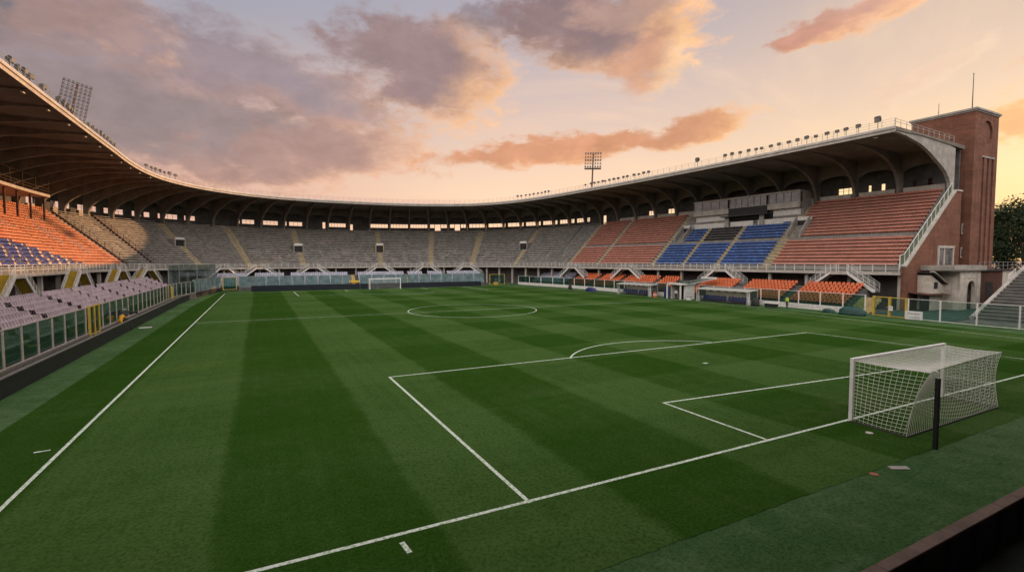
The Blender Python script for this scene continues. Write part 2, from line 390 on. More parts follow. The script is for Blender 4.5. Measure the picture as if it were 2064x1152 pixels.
# ------------------------------------------------------------------ mesh helpers
COL = scene.collection
class MB:
    def __init__(s): s.v = []; s.f = []; s.mi = []; s.k = 0
    def face(s, *i): s.f.append(i); s.mi.append(s.k)
    def vert(s, p): s.v.append((p[0], p[1], p[2])); return len(s.v)-1
    def hexa(s, p):                                             # 8 corners: bottom ring of 4 then top ring of 4
        b = len(s.v); s.v += [tuple(q) for q in p]
        for q in ((3, 2, 1, 0), (4, 5, 6, 7), (0, 1, 5, 4), (1, 2, 6, 5), (2, 3, 7, 6), (3, 0, 4, 7)): s.face(*[b+i for i in q])
    def box(s, x0, x1, y0, y1, z0, z1):
        s.hexa([(x0, y0, z0), (x1, y0, z0), (x1, y1, z0), (x0, y1, z0), (x0, y0, z1), (x1, y0, z1), (x1, y1, z1), (x0, y1, z1)])
    def bar(s, a, b, w, h=None, up=(0, 0, 1)):                  # rectangular bar between two points
        a, b = Vector(a), Vector(b); h = h or w
        d = (b-a).normalized(); u = Vector(up)
        if abs(d.dot(u)) > .98: u = Vector((1, 0, 0))
        sd = d.cross(u).normalized()*(w/2); u2 = sd.cross(d).normalized()*(h/2)
        s.hexa([a-sd-u2, a+sd-u2, b+sd-u2, b-sd-u2, a-sd+u2, a+sd+u2, b+sd+u2, b-sd+u2])
    def tube(s, pts, r, n=8, caps=True, r2=None):
        pts = [Vector(p) for p in pts]; rings = []
        for i, p in enumerate(pts):
            d = (pts[min(i+1, len(pts)-1)]-pts[max(i-1, 0)]).normalized()
            a = Vector((0, 0, 1)) if abs(d.z) < .9 else Vector((1, 0, 0))
            e1 = d.cross(a).normalized(); e2 = d.cross(e1)
            rr = r if r2 is None else r+(r2-r)*i/(len(pts)-1)
            rings.append([s.vert(p+(e1*math.cos(2*math.pi*k/n)+e2*math.sin(2*math.pi*k/n))*rr) for k in range(n)])
        for a, b in zip(rings, rings[1:]):
            for k in range(n): s.face(a[k], a[(k+1) % n], b[(k+1) % n], b[k])
        if caps: s.face(*rings[0][::-1]); s.face(*rings[-1])
    def prism(s, poly, off):                                    # polygon (3D points) extruded by an offset vector
        n = len(poly); off = Vector(off); b = len(s.v)
        s.v += [tuple(p) for p in poly] + [tuple(Vector(p)+off) for p in poly]
        s.face(*[b+i for i in range(n)][::-1]); s.face(*[b+n+i for i in range(n)])
        for i in range(n): s.face(b+i, b+(i+1) % n, b+n+(i+1) % n, b+n+i)
    def sweep(s, rings, closed=True, caps=True):
        ids = [[s.vert(p) for p in r] for r in rings]; n = len(ids[0])
        for a, b in zip(ids, ids[1:]):
            for k in range(n if closed else n-1): s.face(a[k], a[(k+1) % n], b[(k+1) % n], b[k])
        if closed and caps: s.face(*ids[0][::-1]); s.face(*ids[-1])
    def build(s, name, m, parent=None, smooth=False, loc=None):
        me = bpy.data.meshes.new(name); me.from_pydata(s.v, [], s.f)
        ms = m if isinstance(m, (list, tuple)) else [m]
        for q in ms: me.materials.append(M[q] if isinstance(q, str) else q)
        if any(s.mi): me.polygons.foreach_set('material_index', s.mi)
        if smooth: me.polygons.foreach_set('use_smooth', [True]*len(me.polygons))
        me.update()
        o = bpy.data.objects.new(name, me); COL.objects.link(o)
        if parent: o.parent = parent
        if loc: o.location = loc
        return o

def bevel(o, w=.02, seg=2):
    m = o.modifiers.new('bevel', 'BEVEL'); m.width = w; m.segments = seg; m.limit_method = 'ANGLE'
    return o
def tag(o, label=None, cat=None, group=None, kind=None):
    if label: o['label'] = label
    if cat: o['category'] = cat
    if group: o['group'] = group
    if kind: o['kind'] = kind
    return o
def thing(name, label, cat, loc=(0, 0, 0), rz=0.0, group=None):
    o = bpy.data.objects.new(name, None); COL.objects.link(o); o.location = loc; o.rotation_euler = (0, 0, rz); o.empty_display_size = .2
    return tag(o, label, cat, group)
def copy_tree(o, parent=None):
    c = o.copy(); COL.objects.link(c)
    if parent: c.parent = parent
    for ch in list(o.children): copy_tree(ch, c)
    return c
ORD = ['first', 'second', 'third', 'fourth', 'fifth', 'sixth', 'seventh', 'eighth', 'ninth', 'tenth', 'eleventh', 'twelfth', 'thirteenth', 'fourteenth', 'fifteenth',
       'sixteenth', 'seventeenth', 'eighteenth', 'nineteenth', 'twentieth']

# ------------------------------------------------------------------ plan of the horseshoe stand (roof front edge)
CP=[(-46,-4),(-46,30),(-46,60),(-46,82),(-46,94),(-45.2,104),(-43,113.5),(-37.8,123.3),(-29,131.6),(-17,136.4),(-3.5,137.6),(10.7,136.3),(24,132),(33.5,125),(39.6,113.5),(42.6,100),(44.3,85),(45.6,72),(46.5,55),(47,38),(47.1,22.5)]
def catmull(P,step=.25):
    out=[]
    for i in range(len(P)-1):
        p0=P[max(i-1,0)];p1=P[i];p2=P[i+1];p3=P[min(i+2,len(P)-1)]
        n=max(2,int(math.dist(p1,p2)/step))
        for k in range(n):
            t=k/n
            out.append(tuple(.5*(2*b+(c-a)*t+(2*a-5*b+4*c-d)*t*t+(3*b-a-3*c+d)*t**3) for a,b,c,d in zip(p0,p1,p2,p3)))
    out.append(P[-1]);return out
PTS=catmull(CP)
for _ in range(60):
    PTS=[PTS[0]]+[tuple((a+2*b+c)/4 for a,b,c in zip(PTS[i-1],PTS[i],PTS[i+1])) for i in range(1,len(PTS)-1)]+[PTS[-1]]
SL=[0]
for a,b in zip(PTS,PTS[1:]): SL.append(SL[-1]+math.dist(a,b))
LEN=SL[-1]
def base(s):
    import bisect
    s=min(max(s,0),LEN-1e-6);i=min(bisect.bisect_right(SL,s)-1,len(PTS)-2)
    t=(s-SL[i])/(SL[i+1]-SL[i]);a,b=PTS[i],PTS[i+1]
    lo,hi=max(i-8,0),min(i+9,len(PTS)-1)
    tx,ty=PTS[hi][0]-PTS[lo][0],PTS[hi][1]-PTS[lo][1];l=math.hypot(tx,ty)
    return a[0]+(b[0]-a[0])*t,a[1]+(b[1]-a[1])*t,-ty/l,tx/l
def lerp3(s,a,b,c):
    m=LEN*.5
    f=lambda t:t*t*(3-2*t)
    if s<m: return a+(b-a)*f(min(1,max(0,(s-.28*LEN)/(.22*LEN))))
    return b+(c-b)*f(min(1,max(0,(s-m)/(.22*LEN))))
def oD(s): return lerp3(s,5.0,3.5,2.6)
def zD(s): return lerp3(s,5.55,5.1,5.2)   # deck top
def pt(s,u):
    x,y,nx,ny=base(s);return x+nx*u,y+ny*u
def ptD(s,u): return pt(s,oD(s)+u)

def tang(s):
    x, y, nx, ny = base(s); return Vector((ny, -nx, 0))
def zR(s): return lerp3(s, 16.4, 16.3, 16.75)                   # gallery floor behind the last row
DEPTH = 13.6                                                    # deck edge to the line of columns
def uC(s): return oD(s)+DEPTH
def P3(s, u, z): x, y = pt(s, u); return (x, y, z)
END = LEN
NROW, RUN, WALK = 21, .605, .9
def srange(a, b, step):
    n = max(1, int(round((b-a)/step))); return [a+(b-a)*i/n for i in range(n+1)]
def sweepbox(mb, s0, s1, u0, u1, z0, z1, step=1.5):
    """box following the stand; u and z may be functions of s"""
    g = lambda v, s: v(s) if callable(v) else v
    mb.sweep([[P3(s, g(u0, s), g(z0, s)), P3(s, g(u1, s), g(z0, s)), P3(s, g(u1, s), g(z1, s)), P3(s, g(u0, s), g(z1, s))] for s in srange(s0, s1, step)])
def rowz(s, r): return zD(s)+.12+(zR(s)-zD(s)-.12)*(r+1)/NROW  # tread height of row r
def rowu(s, r): return oD(s)+WALK+RUN*r                         # front edge of row r
def s_of_y(y): return END-(y-22.5)                              # right stand is nearly straight

# ================================================================== SETTING
def plane(name, x0, x1, y0, y1, z, m, nx=1, ny=1):
    mb = MB()
    for j in range(ny+1):
        for i in range(nx+1): mb.vert((x0+(x1-x0)*i/nx, y0+(y1-y0)*j/ny, z))
    for j in range(ny):
        for i in range(nx):
            a = j*(nx+1)+i; mb.face(a, a+1, a+nx+2, a+nx+1)
    return tag(mb.build(name, m), None, None, None, 'structure')
tag(plane('ground', -3000, 3000, -3000, 4000, -.30, 'asphalt'), 'bare dark ground around the stadium')
tag(plane('apron', -39.2, 41.6, -7.2, 118.5, 0.0, 'apron'), 'dull green turf apron around the mown pitch')
mb = MB()
edge = [(-36.4, -3.4)] + [(x, -3.4+random.uniform(-.035, .035)) for x in [-36+i*.25 for i in range(284)]] + [(35.2, -3.4), (36.2, 20), (38.0, 55), (36.0, 85), (31.5, 108.2), (-34.5, 112.8), (-36.0, 80)]
ids = [mb.vert((a, b, .012)) for a, b in edge]; mb.face(*ids)
tag(mb.build('pitch', 'pitch'), 'mown green football pitch with light and dark stripes', None, None, 'structure')
plane('concourse', -70, 72, -30, 175, -.05, 'dark_concrete').__setitem__('label', 'dark concrete floor under the stands')
tag(plane('forecourt', 41.6, 66, 13.9, 22.4, .004, 'teal_floor'), 'green turf floor between glass fence and gatehouse', None, None, 'structure')

LZ = .0165
mb = MB()
def line(a, b, w=.12):
    global LZ
    LZ += .0003
    a, b = Vector((*a, LZ)), Vector((*b, LZ)); d = (b-a).normalized(); n = Vector((-d.y, d.x, 0))*w/2
    i = [mb.vert(p) for p in (a-n, b-n, b+n, a+n)]; mb.face(*i)
def arc(cx, cy, r, a0, a1, w=.12, n=64):
    global LZ
    LZ += .0003
    ids = []
    for k in range(n+1):
        t = a0+(a1-a0)*k/n
        ids.append((mb.vert((cx+(r-w/2)*math.cos(t), cy+(r-w/2)*math.sin(t), LZ)), mb.vert((cx+(r+w/2)*math.cos(t), cy+(r+w/2)*math.sin(t), LZ))))
    for p, q in zip(ids, ids[1:]): mb.face(p[0], p[1], q[1], q[0])
W1 = .13
line((-33.38, 0), (-33.38, 107.4), W1)                          # touchlines, goal lines
line((-33.45, .21), (31.6, -.46), W1)
line((31.5, 0), (36.0, 38), .09); line((36.0, 38), (37.2, 60), .08); line((37.2, 60), (35.0, 107.4), .08)
line((-33.38, 107.4), (35.0, 107.4), W1)
line((-33.38, 52.6), (37.0, 49.2), .09)
line((-20.03, -.02), (-20.03, 17.0), W1); line((-20.1, 17.0), (19.3, 16.22), W1); line((19.3, 16.25), (20.3, -.3), .09)
line((-9.52, -.1), (-9.47, 5.5), W1); line((-9.53, 5.5), (9.3, 3.9), W1); line((9.3, 3.9), (9.6, -.2), W1)
arc(-.2, 11.0, 9.1, R(38.5), R(142), W1)
arc(-.45, 50.9, 8.85, 0, 2*math.pi, .11, 96)
line((-20.1, 91.2), (20.2, 90.6), W1); line((-20.1, 91.2), (-20.1, 107.4), W1); line((20.2, 90.6), (20.2, 107.4), W1)
line((-9.2, 101.9), (9.2, 101.9), W1); line((-9.2, 101.9), (-9.2, 107.4), W1); line((9.2, 101.9), (9.2, 107.4), W1)
arc(0, 96.4, 9.15, R(217), R(323), W1)
line((-23.80, -.28), (-23.74, -.80), .13)
line((-34.2, 11.5), (-33.75, 11.55), .12)
line((-.5, 11.0), (-.15, 10.95), .22)
mb.k = 0
tag(mb.build('pitch_markings', 'paint_line'), 'white painted lines of the football pitch', None, None, 'structure')

# ================================================================== GRANDSTAND
stand = thing('grandstand', 'long curved concrete grandstand under a ribbed cantilever roof around the pitch', 'grandstand', (0, 0, 0))
def rib_positions():
    """equal bays along the line of columns, counted from the right end"""
    out = [END-.35]; acc = 0; s = END-.35; p = Vector(pt(s, uC(s)))
    while s > 2:
        s -= .1; q = Vector(pt(s, uC(s))); acc += (q-p).length; p = q
        if acc >= 6.35: out.append(s); acc = 0
    return out[::-1]
RIBS = rib_positions()

# terrace of steps
def terrace_ring(s):
    r = [P3(s, oD(s), zD(s)), P3(s, oD(s)+WALK, zD(s))]
    for k in range(NROW):
        u, z = rowu(s, k), rowz(s, k)
        r += [P3(s, u, z), P3(s, u+RUN, z)]
    r.append(P3(s, uC(s)+3.1, zR(s)))
    return r
mb = MB(); mb.sweep([terrace_ring(s) for s in srange(0, END, 1.1)], closed=False)
mb.build('terrace', 'step_concrete', stand)
# deck slab with its pale fascia, and the dark wall below
mb = MB(); sweepbox(mb, 0, END, lambda s: oD(s)-.12, lambda s: oD(s)+4.6, lambda s: zD(s)-.42, lambda s: zD(s)-.004); mb.build('deck_slab', 'concrete_pale', stand)
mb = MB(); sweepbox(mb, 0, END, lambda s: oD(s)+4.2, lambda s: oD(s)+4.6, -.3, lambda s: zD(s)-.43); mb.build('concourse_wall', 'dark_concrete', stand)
pil = MB(); pil.box(-.22, .22, -.22, .22, 0, 4.6); p0 = None
for i, s in enumerate(RIBS):
    x, y, nx, ny = base(s); q = pt(s, oD(s)+1.0)
    h = zD(s)-.44
    if p0 is None: p0 = o = pil.build('support_column', 'concrete_pale', stand)
    else: o = p0.copy(); COL.objects.link(o); o.parent = stand
    o.location = (q[0], q[1], 0); o.rotation_euler = (0, 0, math.atan2(ny, nx)); o.scale = (1, 1, h/4.6)

# roof shell, fascia, rail on top
def roof_ring(s):
    U = uC(s)
    return [P3(s, .12, 24.22), P3(s, U*.5, 24.05), P3(s, U+3.6, 23.75), P3(s, U+3.6, 23.2), P3(s, U*.9, 23.45), P3(s, U*.45, 23.78), P3(s, .12, 23.72)]
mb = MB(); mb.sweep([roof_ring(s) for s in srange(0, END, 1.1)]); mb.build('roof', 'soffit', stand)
mb = MB()
mb.sweep([[P3(s, -.02, 24.3), P3(s, .115, 24.3), P3(s, .115, 23.5), P3(s, .02, 23.5), P3(s, .02, 23.86), P3(s, -.12, 23.9), P3(s, -.12, 24.12)] for s in srange(0, END, 1.1)])
mb.sweep([[P3(END+d, u, z) for u, z in ((.13, 24.28), (20.2, 23.82), (20.2, 23.3), (16, 23.45), (.13, 23.62))] for d in (.0,)] , closed=True, caps=False)
mb.build('roof_fascia', 'concrete_pale', stand)
mb = MB()
for z in (24.65, 25.0, 25.32): sweepbox(mb, 0, END, .42, .445, z, z+.025)
for s in srange(1, END-.2, 1.55):
    x, y = pt(s, .44); mb.box(x-.02, x+.02, y-.02, y+.02, 24.2, 25.33)
for k in range(12):                                             # rail along the roof's right end
    x, y = pt(END-.25, .44+1.5*k); mb.box(x-.025, x+.025, y-.025, y+.025, 23.8, 25.2-.035*k)
e0, e1 = Vector(pt(END-.25, .44)), Vector(pt(END-.25, 17.0))
for h in (.75, 1.1): mb.bar((e0.x, e0.y, 24.2+h), (e1.x, e1.y, 23.75+h), .035)
mb.build('roof_railing', 'grey_metal', stand)

# arched frames: cantilever rib growing into its column
CURVE = [(0, 23.62), (.2, 23.36), (.447, 22.66), (.6, 21.86), (.75, 20.78), (.85, 20.05), (.9125, 19.42), (.96, 18.72), (.988, 18.05), (1.0, 17.3)]
SHALLOW = [(0, 23.70), (.2, 23.66), (.447, 23.42), (.6, 23.02), (.75, 22.35), (.85, 21.55), (.9125, 20.75), (.96, 19.7), (.988, 18.6), (1.0, 17.3)]
def frame_poly(s):
    U = uC(s); k = min(1, max(0, (s-120)/80)) if s < END-1 else 0
    lo = [(U*a, z+(z2-z)*k) for (a, z), (_, z2) in zip(CURVE, SHALLOW)] + [(U, zR(s)-.5)]
    up = [(U+1.05, zR(s)-.5), (U+1.05, 23.1), (U*.9, 23.55), (U*.45, 23.82), (0.13, 23.75)]
    return lo+up
for s in RIBS:
    t = tang(s)*.225
    poly = [Vector(P3(s, u, z))-t for u, z in frame_poly(s)]
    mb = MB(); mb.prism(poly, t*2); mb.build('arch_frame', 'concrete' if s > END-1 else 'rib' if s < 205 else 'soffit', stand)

# arched panels between the columns
for a, b in zip(RIBS, RIBS[1:]):
    mb = MB(); n = 14; low = []; 
    for k in range(n+1):
        f = k/n; s = a+(b-a)*f
        e = abs(2*f-1)
        z = 19.5+1.9*math.sqrt(max(0, 1-e**2.4))
        low.append((s, z))
    ring = []
    for s, z in low:
        U = uC(s)+.3
        ring.append([P3(s, U, z), P3(s, U+.22, z), P3(s, U+.22, 23.5), P3(s, U, 23.5)])
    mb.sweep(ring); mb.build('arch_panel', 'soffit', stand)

# rear wall of the gallery with its window openings
def pattern(s):
    """openings in one bay: list of (from, to, sill, head)"""
    W = lambda a, b: (a, b, 1.55, 2.75)
    if s < 110: return []
    if s < 139: return [W(.12, .86)] if int(s*3) % 4 else [W(.15, .5), W(.58, .82)]
    if s < 143: return [W(.1, .52)]
    if s < 148: return []
    if s < 152.5: return [W(.12, .24), W(.34, .84)]
    if s < 157: return [W(.2, .84)]
    if s < 161.5: return [W(.1, .2), W(.3, .86)]
    if s < 167: return [(.78, .92, 1.0, 3.0)]
    if s < 172: return [W(.08, .88)]
    if s < 177: return [(.06, .22, .55, 2.5)]
    if s < 193 or 198 < s < 231: return [W(.06, .93)]
    if s < 198: return [W(.06, .3), (.32, .60, .12, 2.75), W(.62, .93)]
    if s < 237: return [(.62, .9, .12, 2.9)]
    if s < 249: return []
    k = int(s*7) % 5
    if s < 262: return [[W(.5, .8)], [W(.14, .28), W(.36, .8)], [W(.25, .7)], [W(.42, .78), W(.2, .3)], [W(.3, .72)]][k]
    if s < 290: return []
    return [[W(.3, .45)], [W(.55, .85)], [W(.1, .18), W(.4, .5)], [W(.35, .75)], [W(.5, .9)]][k]
wall = MB(); frames = MB()
def wallpiece(s0, s1, z0, z1):
    sweepbox(wall, s0, s1, lambda s: uC(s)+3.0, lambda s: uC(s)+3.3, z0, z1, 1.6)
edges = [0]+RIBS
for a, b in zip(edges, edges[1:]):
    mid = (a+b)/2; zf = zR(mid)
    ops = sorted(pattern(mid)); cur = a
    for f0, f1, sill, head in ops:
        s0, s1 = a+(b-a)*f0, a+(b-a)*f1
        wallpiece(cur, s0, -.3, 23.19)
        wallpiece(s0, s1, -.3, zf+sill); wallpiece(s0, s1, zf+head, 23.19)
        n = max(1, int((s1-s0)*1.3/.9)) if head-sill < 1.5 else 1
        for k in range(n+1):
            s = s0+(s1-s0)*k/n; x, y = pt(s, uC(s)+3.15); frames.box(x-.035, x+.035, y-.035, y+.035, zf+sill, zf+head)
        if head-sill < 1.5 and random.random() < .6:
            sweepbox(frames, s0, s1, lambda s: uC(s)+3.12, lambda s: uC(s)+3.18, zf+(sill+head)/2+.1, zf+(sill+head)/2+.15, 2)
        cur = s1
    wallpiece(cur, b, -.3, 23.19)
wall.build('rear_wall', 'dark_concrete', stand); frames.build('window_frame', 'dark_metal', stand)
for a, b in zip(RIBS, RIBS[1:]):
    m_ = (a+b)/2
    if m_ > 244:
        mb = MB(); sweepbox(mb, a+.55, b-.55, lambda s: uC(s)+.35, lambda s: uC(s)+.55, lambda s: zR(s)-.02, lambda s: zR(s)+1.35, 2); mb.build('parapet', 'concrete_pale', stand)
    elif 139 < m_ < 231:
        mb = MB(); sweepbox(mb, a+.45, b-.45, lambda s: uC(s)+.35, lambda s: uC(s)+.5, lambda s: zR(s)-.02, lambda s: zR(s)+.42, 2); mb.build('parapet', 'concrete', stand)
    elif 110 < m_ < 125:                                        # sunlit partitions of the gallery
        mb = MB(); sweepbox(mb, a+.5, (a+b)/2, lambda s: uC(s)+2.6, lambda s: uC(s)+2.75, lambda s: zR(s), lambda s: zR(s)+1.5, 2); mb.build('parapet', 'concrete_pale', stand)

# deck railing
mb = MB()
for z in (.38, .68, .98): sweepbox(mb, 0, END, lambda s: oD(s)-.03, lambda s: oD(s)+.02, lambda s, z=z: zD(s)+z, lambda s, z=z: zD(s)+z+.05)
for s in srange(.4, END-.1, 1.6):
    x, y = pt(s, oD(s)); z = zD(s); mb.box(x-.035, x+.035, y-.035, y+.035, z, z+1.03)
mb.build('deck_railing', 'white_metal', stand)

# yellow step aisles
def aisle(s0, w=1.0, m='yellow_step', lean=0.0, r0=0, r1=NROW):
    mb = MB()
    for k in range(r0, r1):
        s = s0+lean*(k-10)/21
        for half in (0, 1):
            sweepbox(mb, s-w/2, s+w/2, lambda q, k=k, half=half: rowu(q, k)+half*RUN*.5-.02, lambda q, k=k: rowu(q, k)+RUN,
                     lambda q, k=k: rowz(q, k-1)+.004, lambda q, k=k, half=half: rowz(q, k)+.012-(1-half)*.5*(rowz(q, k)-rowz(q, k-1)), .6)
    return mb.build('aisle_steps', m, stand)
AISLES = [132.2, 143.6, 156.6, 177.4, 191.6, 203.3, 217.1, 237.8, 248.5, 266.0, 274.3, 282.2, 292.2]
for s in AISLES: aisle(s, 1.25 if s < 230 else (1.4 if s > 290 else .9))
for s in (74.0, 92.0): aisle(s, .5, 'step_concrete')

# divider railings up the terrace
for s0, m_ in ((112.4, 'rust_metal'), (120.3, 'rust_metal'), (231.2, 'grey_metal')):
    mb = MB()
    sweepbox(mb, s0-.13, s0+.13, lambda s: rowu(s, 0), lambda s: rowu(s, 1), lambda s: zD(s), lambda s: zD(s)+.4)
    pts = [(s0, rowu(s0, k)+.3, rowz(s0, k)) for k in range(NROW)]
    for (s, u, z), (s2, u2, z2) in zip(pts, pts[1:]):
        for h in (.18, .55, 1.0, 1.45): mb.bar(P3(s, u, z+h), P3(s2, u2, z2+h), .045 if h > .2 else .3)
    for s, u, z in pts[::2]: mb.bar(P3(s, u, z), P3(s, u, z+1.5), .06)
    mb.build('divider_railing', m_, stand)
for s0, r0, r1 in ((98, 6, 12), (86, 10, 15), (103, 3, 8)):          # slanted hand rails among the left-hand seats
    mb = MB()
    for k in range(r0, r1):
        for h in (.75, 1.0): mb.bar(P3(s0, rowu(s0, k)+.2, rowz(s0, k)+h), P3(s0, rowu(s0, k+1)+.2, rowz(s0, k+1)+h), .05)
        mb.bar(P3(s0, rowu(s0, k)+.2, rowz(s0, k)), P3(s0, rowu(s0, k)+.2, rowz(s0, k)+1.02), .05)
    mb.build('hand_rail', 'white_metal', stand)

# entrances cut into the terrace
def vomitory(s0, r0, r1, w, wallm, side=0):
    D = MB(); L = MB(); zt = rowz(s0, r1); o = None
    u0, u1 = rowu(s0, r0), rowu(s0, r1)
    for sg in (-1, 1):
        sa, sb = s0+sg*w/2, s0+sg*(w/2+.25)
        A = [P3(sa, u0, rowz(s0, r0)-.3), P3(sa, u1+.3, rowz(s0, r0)-.3), P3(sa, u1+.3, zt+.95), P3(sa, u1-.3, zt+.95), P3(sa, u0, rowz(s0, r0)+.75)]
        v = MB(); v.prism(A, Vector(P3(sb, u0, rowz(s0, r0)-.3))-Vector(A[0])); o = v.build('entrance_wall', wallm, stand)
    sweepbox(L, s0-w/2-.3, s0+w/2+.3, u1-.15, u1+.4, zt+.35, zt+1.0, 1)
    sweepbox(D, s0-w/2, s0+w/2, u1-.05, u1+.1, rowz(s0, r0)-.2, zt+.35, 1)
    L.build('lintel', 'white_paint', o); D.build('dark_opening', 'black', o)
def portal(s0, r0, r1, w, wallm, h=2.1, sg_h=.5):
    u0, u1 = rowu(s0, r0), rowu(s0, r1); zt = rowz(s0, r0)+h; o = None
    for sg in (-1, 1):
        mb = MB(); a_, b_ = sorted((s0+sg*w/2, s0+sg*(w/2+.22))); sweepbox(mb, a_, b_, u0-.1, u1+.3, rowz(s0, r0)-.4, zt, 1); o = mb.build('entrance_wall', wallm, stand)
    mb = MB(); sweepbox(mb, s0-w/2-.3, s0+w/2+.3, u0-.15, u1+.4, zt, zt+.22, 1); mb.build('lintel', 'concrete_pale', o)
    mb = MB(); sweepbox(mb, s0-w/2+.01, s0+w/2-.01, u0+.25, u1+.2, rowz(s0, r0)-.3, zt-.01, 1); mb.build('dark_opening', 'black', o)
    mb = MB(); sweepbox(mb, s0-w/2, s0+w/2, u0-.1, u0-.06, zt+.22, zt+.22+sg_h, 1); mb.build('sign', 'white_metal', o)
portal(156.2, 7, 10, 1.9, 'concrete', 1.8); portal(177.4, 7, 10, 1.9, 'yellow_step'); portal(216.8, 8, 11, 2.2, 'concrete', 1.8); portal(131.5, 9, 12, 1.9, 'concrete', 1.5, .35)
vomitory(268.6, 9, 14, 1.9, 'concrete'); vomitory(293.6, 9, 14, 2.0, 'concrete')

# balcony under the roof on the left
mb = MB(); sweepbox(mb, 20, 104, 13.2, lambda s: uC(s)+1.2, 18.0, 18.45); bal = mb.build('balcony', 'concrete_pale', stand)
mb = MB()
for z in (18.95, 19.4): sweepbox(mb, 20, 104, 13.3, 13.35, z, z+.05)
for s in srange(20, 104, 2.0):
    x, y = pt(s, 13.33); mb.box(x-.03, x+.03, y-.03, y+.03, 18.45, 19.45)
for s in srange(22, 104, 4.1):
    x, y = pt(s, 13.36); mb.box(x-.05, x+.05, y-.05, y+.05, 18.45, 21.3)
    x, y = pt(s, 14.1); mb.box(x-.12, x+.12, y-.12, y+.12, 14, 18.0)
sweepbox(mb, 20, 104, 13.33, 13.4, 20.9, 21.05)
mb.build('balcony_railing', 'rust_metal', bal)
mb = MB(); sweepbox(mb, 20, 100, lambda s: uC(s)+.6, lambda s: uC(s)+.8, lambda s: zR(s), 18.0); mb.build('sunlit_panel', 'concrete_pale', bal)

# press box over the main stand
pb0, pb1 = s_of_y(65.6), s_of_y(42.9)
fu = lambda du: (lambda s: uC(s)-3.3+du)
mb = MB()
sweepbox(mb, pb0, pb1, fu(0), fu(4.6), 16.35, 17.4); sweepbox(mb, pb0, pb1, fu(0), fu(4.6), 19.2, 19.5)
sweepbox(mb, pb0, pb1, fu(3.0), fu(3.6), 17.4, 19.2)
press = mb.build('press_box', 'concrete_pale', stand)
mb = MB(); sweepbox(mb, pb0+.05, pb1-.05, fu(.9), fu(1.2), 13.2, 16.35)
for a_, b_ in ((pb0, pb0+8.0), (pb0+9.4, pb1-8.4), (pb1-7.4, pb1)): sweepbox(mb, a_, b_, fu(-.4), fu(-.2), 13.0, 14.55)
mb.build('white_wall', 'white_paint', press)
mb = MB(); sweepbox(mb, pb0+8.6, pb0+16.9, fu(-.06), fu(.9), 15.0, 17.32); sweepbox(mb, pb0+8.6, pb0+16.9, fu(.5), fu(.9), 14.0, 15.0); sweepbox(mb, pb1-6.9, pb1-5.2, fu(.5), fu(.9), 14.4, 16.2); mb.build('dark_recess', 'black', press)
mb = MB(); sweepbox(mb, pb0+7.8, pb0+17.3, fu(-1.7), fu(0), 15.55, 15.7); mb.build('canopy', 'dark_metal', press)
for c in (8.7, 16.2):
    mb = MB(); sweepbox(mb, pb0+c-.45, pb0+c+.45, fu(-.7), fu(-.45), 12.6, 15.5); mb.build('pier', 'concrete', press)
bays = [(0, 8.3, 4), (8.7, 16.6, 6), (17.0, pb1-pb0, 4)]
for a, b, n in bays:
    for k in range(n):
        mb = MB(); s0, s1 = pb0+a+(b-a)*k/n+.08, pb0+a+(b-a)*(k+1)/n-.08
        sweepbox(mb, s0, s1, fu(.22), fu(.27), 17.42, 19.18, 2); w_ = mb.build('window', 'window_glass', press)
        f = MB(); sweepbox(f, s0-.07, s0+.0, fu(.12), fu(.3), 17.4, 19.2, 1)
        f.build('frame', 'grey_metal' if k else 'concrete', w_)
for q in ((.02, .35, 0, .22, 16.35, 19.5), (.02, .3, 1.2, 4.6, 13.5, 19.45), (.03, .2, .22, 1.2, 16.35, 17.4), (.06, .14, .22, 1.2, 18.4, 18.5)):
    mb = MB(); sweepbox(mb, pb1+q[0], pb1+q[1], fu(q[2]), fu(q[3]), q[4], q[5]); mb.build('side_wall', 'concrete', press)

# brick end wall of the right stand with stone coping and glass balustrade
U = uC(END); d0 = oD(END); t = tang(END)
slope = lambda u: zD(END)+.62+(zR(END)+.05-zD(END)-.62)*min(1, max(0, (u-d0-.3)/(U-d0-.2)))
poly = [(d0+.25, -.3), (U+1.9, -.3), (U+1.9, zR(END)+.05), (U+.1, zR(END)+.05), (d0+.25, slope(d0+.25))]
mb = MB(); mb.prism([Vector(P3(END, u, z))+t*.02 for u, z in poly], t*.45); ew = mb.build('brick_end_wall', 'brick', stand)
mb = MB()
for a, b in zip([d0+.2+i*.65 for i in range(21)], [d0+.2+(i+1)*.65 for i in range(21)]):
    mb.bar(Vector(P3(END, a, slope(a)+.1))+t*.26, Vector(P3(END, min(b, U+.3), slope(min(b, U+.3))+.1))+t*.26, .62, .26)
mb.bar(Vector(P3(END, U+.2, zR(END)+.16))+t*.26, Vector(P3(END, U+2.0, zR(END)+.16))+t*.26, .7, .24)
mb.build('coping', 'concrete_pale', ew)
post = MB(); pane = MB(); N = 12
for k in range(N+1):
    u = d0-.55+(U-d0+.1)*k/N; z = slope(u)
    post.bar(Vector(P3(END, u, z-.2))+t*.2, Vector(P3(END, u, z+1.65))+t*.2, .09)
    if k < N:
        u2 = d0-.55+(U-d0+.1)*(k+1)/N
        post.bar(Vector(P3(END, u, z+1.6))+t*.2, Vector(P3(END, u2, slope(u2)+1.6))+t*.2, .06)
        post.bar(Vector(P3(END, u, z+.25))+t*.2, Vector(P3(END, u2, slope(u2)+.25))+t*.2, .06)
        pane.prism([Vector(P3(END, u, z+.25))+t*.19, Vector(P3(END, u2, slope(u2)+.25))+t*.19, Vector(P3(END, u2, slope(u2)+1.6))+t*.19, Vector(P3(END, u, z+1.6))+t*.19], t*.02)
o = post.build('balustrade', 'white_metal', ew); pane.build('glass', 'glass_side', o)
